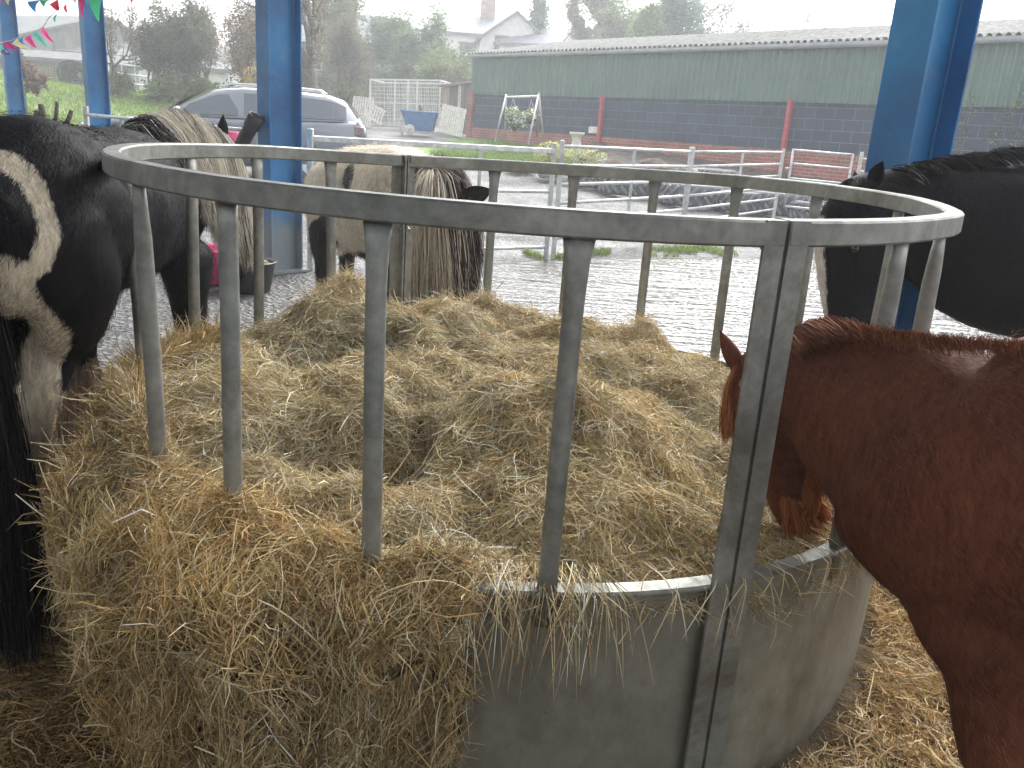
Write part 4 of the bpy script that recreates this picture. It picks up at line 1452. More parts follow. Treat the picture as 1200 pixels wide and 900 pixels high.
def swall(s0, s1, z0, z1, th, out):
    mb = MB()
    c = SA + SD * ((s0 + s1) / 2) + SN * (th / 2 - out) + Vector((0, 0, (z0 + z1) / 2))
    R = Matrix((SD, SN, Vector((0, 0, 1)))).transposed()
    return mb.box(c, (s1 - s0, th, z1 - z0), R)


swall(0, SLEN, .2, 1.215, .3, .03).build('brick_plinth', M['brick'], shed)
swall(.12, SLEN, 1.215, 2.27, .2, 0).build('block_wall', M['block'], shed)
Rs = Matrix((SD, SN, Vector((0, 0, 1)))).transposed()


def clad_mat():
    m, nt, b = new_mat('green corrugated steel')
    base = ramp(nt, noise(nt, 1.1, 7, .7), [(.3, (.085, .16, .135)), (.7, (.125, .21, .175))])
    tc = nt.nodes.new('ShaderNodeTexCoord'); sp = nt.nodes.new('ShaderNodeSeparateXYZ')
    lnk(nt, tc.outputs['Object'], sp.inputs[0])
    streak = ramp(nt, noise(nt, 7, 5, .7, stretch=(1, 1, .06)), [(.55, 0.), (.8, .22)])
    base = mixc(nt, streak, base, (.30, .36, .33))
    lnk(nt, base, b.inputs['Base Color']); b.inputs['Roughness'].default_value = .5
    return m


M['clad'] = clad_mat()


def corrugated(name, origin, along, up, length, height, pitch, amp, out, mat, parent, ragged=0):
    """corrugated sheet with real waves"""
    n = int(length / pitch * 6)
    V, Q = [], []
    s = np.linspace(0, length, n + 1)
    w = amp * np.sin(2 * math.pi * s / pitch)
    w = np.clip(w * 1.5, -amp, amp)
    o = np.array(origin); al = np.array(along); u = np.array(up); on = np.array(out)
    if ragged:
        e = ragged * (np.random.default_rng(3).random(int(length / 1.0) + 2))
        ex = np.interp(s, np.arange(len(e)), e)
    else:
        ex = 0 * s
    bot = o + al * s[:, None] + on * w[:, None] - u * ex[:, None]
    top = o + al * s[:, None] + on * w[:, None] + u * height
    b2 = bot - on * .004; t2 = top - on * .004
    V = np.concatenate([bot, top, b2, t2]); m_ = n + 1
    i = np.arange(n)
    Q = np.concatenate([np.stack([i, i + 1, i + 1 + m_, i + m_], -1), np.stack([i + 2 * m_, i + 3 * m_, i + 1 + 3 * m_, i + 1 + 2 * m_], -1), np.stack([i, i + 2 * m_, i + 1 + 2 * m_, i + 1], -1)])
    return np_mesh(name, V, Q, mat, parent, smooth=False)


corrugated('cladding', tuple(SA + Vector((0, 0, 2.22)) - SN * .05), SD, (0, 0, 1), SLEN, 1.13, .17, .026, -SN, M['clad'], shed, .03)
M['roofsheet'] = mottled('mossy cement roof sheet', (.17, .17, .16), (.34, .34, .33), 5, .9, c3=(.13, .14, .09), spec=.15)
up = (SN * 1 + Vector((0, 0, .19))).normalized()
corrugated('roof', tuple(SA - SD * .15 + Vector((0, 0, 3.40)) - SN * .22), SD, up, SLEN + .3, 4.6, .16, .028, (-SN * .18 + Vector((0, 0, 1))).normalized(), M['roofsheet'], shed)
up2 = (SN * 1 + Vector((0, 0, -.19))).normalized()
corrugated('roof', tuple(SA - SD * .15 + Vector((0, 0, 3.40 + 4.6 * .186)) + SN * 4.32), SD, up2, SLEN + .3, 4.6, .16, .028, (SN * .18 + Vector((0, 0, 1))).normalized(), M['roofsheet'], shed)
mb = MB(); mb.tube([SA + SD * -.2 - SN * .16 + Vector((0, 0, 3.32)), SA + SD * SLEN - SN * .16 + Vector((0, 0, 3.32))], .062, 10)
mb.build('gutter', mottled('pale grey gutter', (.24, .26, .28), (.34, .36, .38), 4, .5), shed)
mb = MB()
mb.poly([SA + Vector((0, 0, 2.27)), SA + Vector((0, 0, 3.33)), SA + SN * 4.2 + Vector((0, 0, 4.11)), SA + SN * 8.6 + Vector((0, 0, 3.33)), SA + SN * 8.6 + Vector((0, 0, 2.27))], .05, SD)
mb.build('gable', M['clad'], shed)
MB().box(SA + SN * 4.3 + SD * .1 + Vector((0, 0, 1.25)), (.2, 8.5, 2.05), Rs).build('end_wall', M['brick'], shed)
MB().box(SA + SD * .02 - SN * .05 + Vector((0, 0, 1.2)), (.24, .1, 2.14), Rs).build('corner_pier', M['brick'], shed)
for i_, px in enumerate((706, 925)):
    # where this direction meets the wall line
    d = at(px, 150, 1.0); kx = d.x / d.y
    s = (kx * SA.y - SA.x) / (SD.x - kx * SD.y)
    c = SA + SD * s - SN * .10
    MB().box(c + Vector((0, 0, 1.4)), (.10, .10, 1.70), Rs, .01).build('red_drainpipe', M['red_paint'], shed)
MB().tube([SA + SD * 3.0 - SN * .03 + Vector((0, 0, 2.28)), SA + SD * .3 - SN * .05 + Vector((0, 0, 2.28)), SA + SD * .1 - SN * .05 + Vector((0, 0, 1.2))], .012, 5).build('cable', M['black'], shed)

# ivy wisps on the block wall at the right
iv = empty('wall_creeper', 'straggly bare creeper on the dark block wall at the far right', 'creeper', (10, 15, 1))
mb = MB(); P_, C_ = [], []
for q in range(9):
    s = 15.6 + rnd.uniform(0, 1.3); z = 1.0; pts = []
    while z < 2.2 + rnd.random() * 1.1:
        pts.append(SA + SD * s - SN * .09 + Vector((0, 0, z))); s += rnd.uniform(-.10, .12); z += .12
    mb.tube(pts, .006, 4)
    for p in pts:
        for _k in range(7):
            P_.append(np.array(p) + RG.normal(size=3) * .05)
mb.build('stem', M['bark'], iv)


def leaf_mesh(name, P, size, cols, parent, mat='leaf', flat=.6):
    """small folded leaf faces at points P"""
    n = len(P)
    s = size * RG.uniform(.6, 1.3, n)
    a = norm(RG.normal(size=(n, 3)) * np.array([1, 1, flat])); b = norm(np.cross(a, RG.normal(size=(n, 3))))
    a = a * s[:, None]; b = b * s[:, None] * .5
    V = np.stack([P - a, P + b, P + a, P - b], 1).reshape(-1, 3)
    Q = np.arange(n * 4).reshape(-1, 4)
    return np_mesh(name, V, Q, M[mat], parent, cols=np.repeat(cols, 4, axis=0))


P_ = np.array(P_)
leaf_mesh('foliage', P_, .03, np.clip(np.array([.2, .24, .1]) * RG.uniform(.6, 1.5, (len(P_), 1)), 0, 1), iv)

# ------------------------------------------------------------------ tractor tyres laid flat
def tyre(label, c, R0, w, tilt=(0, 0), group='old tractor tyres edging the raised bed'):
    z0 = gz(c[0], c[1])
    t = empty('tractor_tyre', label, 'tyre', (c[0], c[1], z0), group)
    rot = Matrix.Rotation(tilt[0], 3, 'X') @ Matrix.Rotation(tilt[1], 3, 'Y')
    cc = Vector((c[0], c[1], z0 + w / 2 + .01 + abs(math.sin(tilt[0])) * R0 * .9 + abs(math.sin(tilt[1])) * R0 * .9))
    h = w / 2
    prof = [(R0 * .60, -h * .45), (R0 * .58, -h * .75), (R0 * .66, -h * .98), (R0 * .84, -h), (R0 * .93, -h * .82), (R0 * .955, -h * .5), (R0 * .96, 0), (R0 * .955, h * .5), (R0 * .93, h * .82), (R0 * .84, h), (R0 * .66, h * .98), (R0 * .58, h * .75), (R0 * .60, h * .45), (R0 * .64, 0), (R0 * .60, -h * .45)]
    MB().lathe(cc, prof, 40, rot).build('carcass', M['rubber'], t)
    mb = MB(); n = 22
    for i in range(n):
        for sgn in (-1, 1):
            a = 2 * math.pi * (i + (.5 if sgn > 0 else 0)) / n
            da = .22
            p0 = Vector((R0 * .985 * math.cos(a), R0 * .985 * math.sin(a), sgn * h * .02)); p1 = Vector((R0 * .975 * math.cos(a + da), R0 * .975 * math.sin(a + da), sgn * h * .80))
            mb.beam(cc + rot @ p0, cc + rot @ p1, R0 * .075, R0 * .075, up=rot @ Vector((math.cos(a), math.sin(a), 0)), bev=.008)
    mb.build('tread', M['tread'], t)
    return t


ty = [(698, 17.6, .50, .34, 'leftmost tractor tyre of the row, partly under plants'), (738, 16.9, .62, .38, 'tractor tyre with deep chevron tread, second from the left of the row'),
      (812, 16.0, .64, .40, 'widest tractor tyre in the middle of the row, behind the hurdle'), (868, 15.7, .52, .36, 'smaller tractor tyre right of the widest one'),
      (915, 15.6, .60, .40, 'tractor tyre just behind the narrow yard gate'), (962, 15.0, .50, .34, 'rightmost tractor tyre of the row, right of the gate')]
for (px, Y, r0, w, lb) in ty:
    p = at(px, 230, Y); tyre(lb, (p.x, p.y), r0, w)
p = at(835, 205, 17.2)
tyre('old tyre lying on top of the raised bed behind the row of tyres', (p.x, p.y - .2), .45, .3)
tt_ = [o for o in COL.objects if o.name.startswith('tractor_tyre')][-1]; tt_.location.z += .28


# ------------------------------------------------------------------ plants and garden things in the raised bed
def clump(name, label, cat, c, r, h, n, size, c1, c2, group=None, stems=8, white=0):
    t = empty(name, label, cat, tuple(c), group)
    mb = MB()
    for q in range(stems):
        a = rnd.uniform(0, 6.28); rr_ = rnd.uniform(.3, .8) * r
        mb.tube([c, c + Vector((math.cos(a) * rr_ * .4, math.sin(a) * rr_ * .4, h * .5)), c + Vector((math.cos(a) * rr_, math.sin(a) * rr_, h * .85))], .006 + .01 * r, 4)
    mb.build('stem', M['bark'], t)
    P = RG.normal(size=(n, 3)); P = norm(P) * (RG.random((n, 1)) ** .4)
    P = P * np.array([r, r, h * .55]) + np.array([c.x, c.y, c.z + h * .5])
    P = P[fbm(P, 2.2 / max(r, .25), 2) > -.22]
    m_ = RG.random((len(P), 1)); C = mixcol(c1, c2, m_)
    if white:
        C = np.where(RG.random((len(P), 1)) < white, np.array([.75, .75, .7]), C)
    leaf_mesh('foliage', P, size, C, t)
    return t


bz = lambda p: Vector((p.x, p.y, gz(p.x, p.y) + .38))
p = at(648, 178, 18.6); clump('variegated_shrub', 'yellow green variegated shrub in the raised bed left of the urn', 'shrub', Vector((p.x, p.y, gz(p.x, p.y) + .25)), .42, .5, 1500, .035, (.28, .34, .08), (.62, .62, .22))
p = at(682, 182, 18.3); clump('low_shrub', 'pale leaved low shrub in the raised bed behind the hurdle', 'shrub', bz(p), .55, .32, 1500, .03, (.25, .3, .1), (.6, .6, .32), white=.1)
p = at(612, 178, 19.0); clump('dark_shrub', 'dark low plant beside the hanging basket frame', 'shrub', Vector((p.x, p.y, gz(p.x, p.y))), .35, .28, 700, .04, (.07, .12, .04), (.2, .3, .1))
p = at(910, 225, 15.2); clump('bank_weed', 'small green weed clump by the tyre behind the gate', 'shrub', Vector((p.x + .9, p.y, gz(p.x, p.y) + .0)), .35, .25, 600, .03, (.1, .2, .05), (.3, .4, .1))


def stone(name, label, c, s, mat, seed):
    mb = MB(); mb.lathe(Vector(c), [(s * math.sin(a) * 1.2, s * .75 * math.cos(a)) for a in np.linspace(math.pi - .02, .02, 9)], 14)
    o = mb.build(name, mat)
    n = len(o.data.vertices); V = np.empty(n * 3, np.float32); o.data.vertices.foreach_get('co', V); V = V.reshape(-1, 3)
    cc = np.array(c); D = V - cc
    V = cc + D * (1 + .6 * fbm(V + seed, 2.2 / s * .5, 3)[:, None]); V[:, 2] = np.maximum(V[:, 2], cc[2] - s * .5)
    o.data.vertices.foreach_set('co', V.astype(np.float32).ravel()); o.data.update()
    return tag(o, label, 'rock')


p = at(812, 193, 17.0); stone('white_rock', 'large pale rock on the raised bed behind the tyres', tuple(bz(p) + Vector((0, 0, .08))), .27, M['stone'], 3)
p = at(770, 195, 17.3); stone('bank_rock', 'mossy brown rock on the bank left of the pale rock', tuple(bz(p)), .36, M['soil'], 8)
p = at(722, 190, 17.6); stone('bank_rock', 'low brown earth covered rock nearest the shrubs', tuple(bz(p) - Vector((0, 0, .05))), .3, M['soil'], 5)
p = at(647, 188, 18.0)
stone('grey_boulder', 'grey boulder at the foot of the variegated shrub', (p.x, p.y, gz(p.x, p.y) + .18), .2, M['stone'], 9)
# stone urn
p = at(675, 172, 19.3); c = Vector((p.x, p.y, at(675, 175, 19.3).z))
ur = empty('garden_urn', 'white stone garden urn standing against the brick plinth', 'urn', tuple(c))
M['urnstone'] = mottled('pale cast stone', (.5, .48, .44), (.72, .7, .66), 9, .9)
MB().box(c + Vector((0, 0, .035)), (.24, .24, .07), bev=.01).build('foot', M['urnstone'], ur)
MB().lathe(c, [(.13, .07), (.11, .10), (.10, .15), (.10, .22), (.115, .28), (.14, .30), (.165, .32), (.165, .36), (.14, .362), (.12, .32), (.0, .29)], 24).build('bowl', M['urnstone'], ur)
b_ = at(694, 160, 19.6)
MB().box(Vector((b_.x, b_.y, 1.36)), (.17, .12, .14), Rs, .01).build('concrete_block', M['urnstone'], None)
tag(COL.objects[-1] if COL.objects[-1].name.startswith('concrete_block') else [o for o in COL.objects if o.name.startswith('concrete_block')][0], 'small loose grey block on the plinth ledge beside the red drainpipe', 'block')

# A-frame with hanging baskets
fr_ = empty('basket_frame', 'metal A-frame stand with hanging flower baskets in front of the block wall', 'frame', tuple(at(608, 165, 20.5)))
Yf = 20.5


def gAt(px, py, Y):
    p = at(px, py, Y); p.z = max(p.z, gz(p.x, p.y) - .02); return p


t1, t2 = at(593, 114, Yf + .6), at(631, 113, Yf - .6)
for (x, y, Y, tp) in ((580, 166, Yf + .3, t1), (592, 160, Yf + 1.2, t1), (619, 169, Yf - 1.1, t2), (637, 163, Yf - .1, t2)):
    q = at(x, y, Y)
    MB().tube([q, tp + Vector((0, 0, .06))], .022, 6).build('leg', M['galv_light'], fr_)
MB().tube([t1, t2], .026, 6).build('crossbar', M['galv_light'], fr_)
MB().tube([at(629, 160, Yf - .5), t2 + Vector((0, 0, .1))], .03, 6).build('leg', M['wood'], fr_)
for (x, y, lb, sz) in ((600, 137, 'left hanging basket of white flowers on the metal A-frame', .2), (604, 146, 'lower hanging basket trailing green leaves on the metal A-frame', .16), (621, 140, 'right hanging basket with pale flowers on the metal A-frame', .2)):
    c = at(x, y, Yf + (.3 if x < 610 else -.4))
    t = empty('hanging_basket', lb, 'basket', tuple(c), 'hanging baskets on the A-frame')
    MB().lathe(c, [(.01, -.12), (.08, -.1), (.14, -.04), (.16, .02), (.14, .02), (.01, -.02)], 14).build('bowl', M['black'], t)
    mb = MB(); tp = Vector((c.x, c.y, c.z + .42))
    for k in range(3):
        mb.tube([c + Vector((.15 * math.cos(k * 2.1), .15 * math.sin(k * 2.1), .02)), tp], .004, 4)
    mb.build('chain', M['galv_light'], t)
    n = 420; P = norm(RG.normal(size=(n, 3))) * RG.random((n, 1)) ** .5 * sz + np.array([c.x, c.y, c.z + .06]); P[:, 2] -= np.abs(RG.normal(size=n)) * .04
    leaf_mesh('flowers', P, .045, np.where(RG.random((n, 1)) < .4, np.array([.85, .84, .8]), mixcol((.1, .2, .05), (.25, .36, .1), RG.random((n, 1)))), t)

# white slatted pallets / cot sides leaning about
def pallet(label, a, b, up_, h, nsl, group='white slatted panels leaning at the end of the track'):
    a, b = Vector(a), Vector(b); up_ = Vector(up_).normalized(); t = empty('slatted_panel', label, 'panel', tuple(a), group)
    mb = MB()
    for i in range(nsl):
        p = a.lerp(b, (i + .5) / nsl)
        mb.beam(p, p + up_ * h, .055, .02, up=(0, 1, 0))
    mb.build('slats', M['white_paint'], t)
    mb = MB()
    for f in (.1, .9):
        mb.beam(a + up_ * h * f + Vector((0, .03, 0)), b + up_ * h * f + Vector((0, .03, 0)), .05, .03)
    mb.build('rail', M['white_paint'], t)
    return t


pallet('white slatted panel leaning between the blue tub and the shed corner', at(513, 154, 25.2), at(541, 161, 25.0), (.12, .25, 1), .80, 11)
pallet('white slatted panel leaning beside the rear of the silver car', at(409, 147, 27), at(434, 150, 27), (.1, .2, 1), .90, 9)
pallet('low tilted white slatted panel behind the leaning one by the car', at(425, 136, 28.5), at(446, 147, 28), (.3, .3, 1), .5, 7)

# blue tipping tub
c = at(493, 142, 27.0); tb = empty('blue_tub', 'blue tipping tub on a small wheel standing on the verge before the cage', 'wheelbarrow', (c.x, c.y, gz(c.x, c.y)))
w2 = .52
mb = MB(); z0, z1 = c.z - .28, c.z + .27
mb.v += [Vector((c.x - .36, c.y - .3, z0)), Vector((c.x + .38, c.y - .3, z0)), Vector((c.x + .38, c.y + .3, z0)), Vector((c.x - .36, c.y + .3, z0)),
         Vector((c.x - .56, c.y - .38, z1)), Vector((c.x + .5, c.y - .38, z1)), Vector((c.x + .5, c.y + .38, z1)), Vector((c.x - .56, c.y + .38, z1))]
for q in ((0, 3, 2, 1), (0, 1, 5, 4), (1, 2, 6, 5), (2, 3, 7, 6), (3, 0, 4, 7)):
    mb.face(q)
mb.tube([mb.v[4], mb.v[5], mb.v[6], mb.v[7], mb.v[4]], .022, 6)
mb.build('tub', M['blue_plastic'], tb)
MB().lathe(Vector((c.x - .28, c.y - .36, z0 + .02)), [(.02, -.03), (.12, -.03), (.15, -.02), (.15, .02), (.12, .03), (.02, .03)], 18, Matrix.Rotation(math.pi / 2, 3, 'X')).build('wheel', M['white_paint'], tb)
MB().tube([Vector((c.x - .5, c.y - .3, z1 - .05)), Vector((c.x - .62, c.y - .32, z0 + .2)), Vector((c.x - .5, c.y - .32, gz(c.x, c.y)))], .025, 6).build('leg', M['white_paint'], tb)
MB().tube([Vector((c.x, c.y, z1)), Vector((c.x - .04, c.y, z1 + .2))], .03, 6).build('lever', M['black'], tb)

# mesh cage run
cg = empty('mesh_run', 'tall white wire mesh run beyond the blue tub', 'cage', tuple(at(470, 150, 31)))
ca, cb = at(433, 147, 31.5), at(514, 150, 30.5)
H = at(433, 93, 31.5).z - ca.z
M['wire'] = mottled('white coated wire', (.62, .62, .6), (.8, .8, .78), 5, .6, bstr=0)
for f in (0, .36, .55, .68, 1):
    p = ca.lerp(cb, f); MB().beam(p, p + Vector((0, 0, H)), .05, .05).build('frame', M['wire'], cg)
mb = MB(); mb.beam(ca + Vector((0, 0, H)), cb + Vector((0, 0, H)), .05, .05); mb.beam(ca + Vector((0, 0, .05)), cb + Vector((0, 0, .05)), .05, .05)
mb.beam(ca + Vector((0, 0, H * .5)), cb + Vector((0, 0, H * .5)), .03, .03); mb.build('frame', M['wire'], cg)
mb = MB()
for q in range(52):
    p = ca.lerp(cb, q / 51); mb.tube([p + Vector((0, .02, 0)), p + Vector((0, .02, H))], .0055, 4, cap=False)
for q in range(14):
    mb.tube([ca + Vector((0, .03, H * q / 13)), cb + Vector((0, .03, H * q / 13))], .005, 4, cap=False)
bk = Vector((.2, 1.9, 0))
for q in range(40):
    p = ca.lerp(cb, q / 39) + bk; mb.tube([p, p + Vector((0, 0, H))], .0055, 4, cap=False)
for q in range(12):
    mb.tube([ca + bk + Vector((0, 0, H * q / 11)), cb + bk + Vector((0, 0, H * q / 11))], .005, 4, cap=False)
mb.build('mesh', M['wire'], cg)
mb = MB(); mb.beam(ca + bk + Vector((0, 0, H)), cb + bk + Vector((0, 0, H)), .05, .05); mb.beam(ca + Vector((0, 0, H)), ca + bk + Vector((0, 0, H)), .05, .05); mb.beam(cb + Vector((0, 0, H)), cb + bk + Vector((0, 0, H)), .05, .05)
mb.build('frame', M['wire'], cg)

# lean-to hut at the shed end
hu = empty('lean_to_hut', 'small tan timber lean-to hut against the end of the green shed', 'hut', tuple(at(535, 150, 27.5)))
M['tan'] = mottled('tan boarding', (.32, .25, .17), (.45, .37, .27), 6, .85, stretch=(1, 1, .2))
M['brownb'] = mottled('grey brown boarding', (.13, .11, .10), (.24, .21, .19), 6, .85, stretch=(1, 1, .2))
a_, b__ = at(516, 152, 30.0), at(549, 158, 28.5)
zt0, zt1 = at(516, 103, 30.0).z, at(549, 98, 28.5).z
mid = a_.lerp(b__, .28)
MB().poly([a_, mid, Vector((mid.x, mid.y, zt0 + (zt1 - zt0) * .28)), Vector((a_.x, a_.y, zt0))], .1, (.4, .9, 0)).build('side_wall', M['tan'], hu)
MB().poly([mid, b__, Vector((b__.x, b__.y, zt1)), Vector((mid.x, mid.y, zt0 + (zt1 - zt0) * .28))], .1, (.5, .8, 0)).build('front_wall', M['brownb'], hu)
pm = mid.lerp(b__, .5)
MB().beam(Vector((pm.x, pm.y - .06, a_.z)), Vector((pm.x, pm.y - .06, zt1 - .05)), .1, .06).build('door_post', M['white_paint'], hu)
MB().poly([Vector((a_.x - .1, a_.y - .15, zt0 + .02)), Vector((b__.x, b__.y - .2, zt1 + .03)), Vector((b__.x + 1.2, b__.y + 1.6, zt1 + .2)), Vector((a_.x + 1.2, a_.y + 2, zt0 + .2))], .06, (0, 0, 1)).build('roof', M['roofsheet'], hu)

# ------------------------------------------------------------------ silver car
M['lampglass'] = mottled('dull lamp glass', (.2, .13, .14), (.26, .2, .21), 8, .3, bstr=0)


def car(label, c, yaw):
    z = gz(c[0], c[1]) + .03
    t = empty('parked_car', label, 'car', (c[0], c[1], z))
    R = Matrix.Rotation(yaw, 3, 'Z')
    O = Vector((c[0], c[1], z))
    T = lambda x, y, zz: O + R @ Vector((x, y, zz))
    m, nt, b = new_mat('silver car paint'); b.inputs['Base Color'].default_value = (.20, .215, .25, 1); b.inputs['Metallic'].default_value = .6; b.inputs['Roughness'].default_value = .28; b.inputs['Coat Weight'].default_value = .6
    # x forward. half-length 2.35. stations: x, half width, sill z, belt z
    st = [(2.35, .62, .42, .62), (2.25, .78, .25, .74), (1.9, .86, .22, .84), (1.2, .88, .22, .95), (.9, .89, .22, .99), (-.5, .90, .22, 1.02), (-1.6, .89, .24, 1.06), (-2.15, .86, .3, 1.08), (-2.33, .78, .42, 1.02), (-2.38, .72, .5, .9)]
    mb = MB(); rows = []
    for (x, hw, z0, z1) in st:
        pr = [(-hw * .9, z0), (-hw, z0 + .12), (-hw * 1.01, (z0 + z1) / 2 + .02), (-hw * .985, z1 - .12), (-hw * .92, z1 - .01), (-hw * .5, z1 + .015), (hw * .5, z1 + .015), (hw * .92, z1 - .01), (hw * .985, z1 - .12), (hw * 1.01, (z0 + z1) / 2 + .02), (hw, z0 + .12), (hw * .9, z0)]
        rows.append(len(mb.v)); mb.v += [T(x, y, zz) for y, zz in pr]
    for a, b2 in zip(rows[:-1], rows[1:]):
        for k in range(12):
            j = (k + 1) % 12
            mb.face((a + k, a + j, b2 + j, b2 + k), smooth=True)
    mb.face([rows[0] + k for k in range(12)][::-1]); mb.face([rows[-1] + k for k in range(12)])
    mb.build('body', m, t)
    # greenhouse: stations x, base halfwidth, base z, roof halfwidth, roof z
    gh = [(1.02, .80, .98, .76, .99), (.55, .82, 1.0, .68, 1.26), (.15, .83, 1.0, .62, 1.44), (-.3, .84, 1.01, .62, 1.50), (-1.0, .84, 1.03, .62, 1.51), (-1.75, .83, 1.05, .60, 1.47), (-2.0, .81, 1.06, .59, 1.40), (-2.28, .77, 1.05, .70, 1.09)]
    mb = MB(); rows = []
    for (x, bw, bz_, rw_, rz_) in gh:
        pr = [(-bw, bz_), (-rw_ - .015, rz_ - .06), (-rw_ + .06, rz_), (0, rz_ + .025), (rw_ - .06, rz_), (rw_ + .015, rz_ - .06), (bw, bz_)]
        rows.append(len(mb.v)); mb.v += [T(x, y, zz) for y, zz in pr]
    for a, b2 in zip(rows[:-1], rows[1:]):
        for k in range(6):
            mb.face((a + k, a + k + 1, b2 + k + 1, b2 + k), smooth=True)
    mb.build('roof', m, t)
    g = M['carglass']

    def side_pt(x, f, sgn, out=.012):
        xs = [q[0] for q in gh][::-1]
        bw = np.interp(x, xs, [q[1] for q in gh][::-1]); bz_ = np.interp(x, xs, [q[2] for q in gh][::-1]); rw_ = np.interp(x, xs, [q[3] for q in gh][::-1]); rz_ = np.interp(x, xs, [q[4] for q in gh][::-1])
        y = bw + (rw_ + .015 - bw) * f; zz = bz_ + (rz_ - .06 - bz_) * f
        return T(x, sgn * (y + out), zz + .004)
    for sgn in (-1, 1):
        for (xa, xb, n) in ((.72, -.22, 6), (-.32, -1.15, 5), (-1.27, -2.02, 6)):
            mb = MB()
            for i in range(n + 1):
                x = xa + (xb - xa) * i / n
                top = .93
                mb.v += [side_pt(x, .08, sgn), side_pt(x, top if 0 < i < n or xa < .5 else .3, sgn)]
            for i in range(n):
                mb.face((2 * i, 2 * i + 2, 2 * i + 3, 2 * i + 1))
            mb.build('side_window', g, t)
        mb = MB(); mb.tube([T(.0, sgn * .56, 1.49), T(-.1, sgn * .57, 1.55), T(-.9, sgn * .57, 1.575), T(-1.6, sgn * .56, 1.55), T(-1.7, sgn * .55, 1.49)], .016, 6)
        mb.build('roof_rail', M['galv_light'], t)
        mb = MB(); mb.box(T(.72, sgn * .98, 1.06), (.12, .2, .14), R, .03); mb.build('mirror', m, t)
        for x in (1.42, -1.42):
            wc = T(x, sgn * .80, .33); Rw = R @ Matrix.Rotation(math.pi / 2, 3, 'X')
            ww = MB().lathe(wc, [(.19, -.10), (.30, -.11), (.33, -.08), (.335, 0), (.33, .08), (.30, .11), (.19, .10)], 28, Rw).build('tyre', M['rubber'], t)
            MB().lathe(wc, [(.01, .06), (.06, .07), (.08, .05), (.17, .06), (.195, .095), (.195, -.095), (.17, -.06), (.01, -.06)], 24, Rw).build('rim', M['galv_light'], ww)
        mb = MB(); mb.box(T(-2.22, sgn * .80, .92), (.2, .12, .2), R, .04); mb.build('tail_light', M['lampglass'], t)
        mb = MB(); mb.box(T(2.15, sgn * .62, .70), (.28, .3, .14), R, .04); mb.build('headlight', M['galv_light'], t)
    for (ga_, gb_, nm) in ((gh[0], gh[2], 'windscreen'), (gh[6], gh[7], 'rear_window')):
        mb = MB()
        fa, fb = (.12, .92) if nm == 'windscreen' else (.1, .85)
        stn = []
        if nm == 'windscreen':
            seq = [(.97, .70, 1.012), (.55, .62, 1.285), (.2, .54, 1.45)]
        else:
            seq = [(-2.05, .52, 1.37), (-2.16, .60, 1.25), (-2.24, .64, 1.15)]
        for (x, hw, zz) in seq:
            mb.v += [T(x + (.02 if nm == 'windscreen' else -.03), y * hw, zz + .012 - .0 * abs(y)) for y in (-1, -.5, 0, .5, 1)]
        for r_ in range(2):
            for k in range(4):
                mb.face((r_ * 5 + k, r_ * 5 + k + 1, r_ * 5 + 6 + k, r_ * 5 + 5 + k), smooth=True)
        mb.build(nm, g, t)
    return t


m, nt, b = new_mat('tinted car glass'); b.inputs['Base Color'].default_value = (.12, .14, .16, 1); b.inputs['Metallic'].default_value = .4; b.inputs['Roughness'].default_value = .08; b.inputs['Specular IOR Level'].default_value = .9
M['carglass'] = m
pc = at(268, 140, 15.6)
car('silver estate car parked beyond the middle blue post', (pc.x, pc.y), math.radians(194))

# ------------------------------------------------------------------ things between the cob and the car
bp = at(247, 326, 6.4)
pk = empty('pink_bucket', 'bright pink ribbed feed bucket on the floor behind the pale maned cob', 'bucket', (bp.x, bp.y, .01))
mb = MB(); mb.lathe(Vector((bp.x, bp.y, .01)), [(.001, 0), (.13, 0), (.14, .02), (.19, .24), (.205, .26), (.20, .27), (.18, .25), (.125, .03), (.001, .02)], 26); mb.build('tub', M['pink'], pk)
mb = MB()
for k in range(22):
    a = 2 * math.pi * k / 22
    mb.tube([Vector((bp.x + .142 * math.cos(a), bp.y + .142 * math.sin(a), .035)), Vector((bp.x + .188 * math.cos(a + .25), bp.y + .188 * math.sin(a + .25), .24))], .006, 5)
mb.build('ribs', M['pink'], pk)
bq = at(292, 330, 6.2)
bk_ = empty('black_bucket', 'black rubber tub of chopped feed on the floor left of the middle blue post', 'bucket', (bq.x, bq.y, .01))
MB().lathe(Vector((bq.x, bq.y, .01)), [(.001, 0), (.15, 0), (.19, .20), (.205, .215), (.20, .225), (.175, .2), (.14, .03), (.001, .03)], 26).build('tub', M['black'], bk_)
n = 1500; a = RG.random(n) * 6.28; r_ = np.sqrt(RG.random(n)) * .17
Pf = np.stack([bq.x + r_ * np.cos(a), bq.y + r_ * np.sin(a), .17 + .09 * (1 - (r_ / .17) ** 2) + RG.random(n) * .02], -1)
ff = leaf_mesh('feed', Pf, .014, hay_cols(n), None, 'hay'); ff['kind'] = 'stuff'; tag(ff, 'coarse brown chopped feed heaped in the black rubber tub', 'feed')
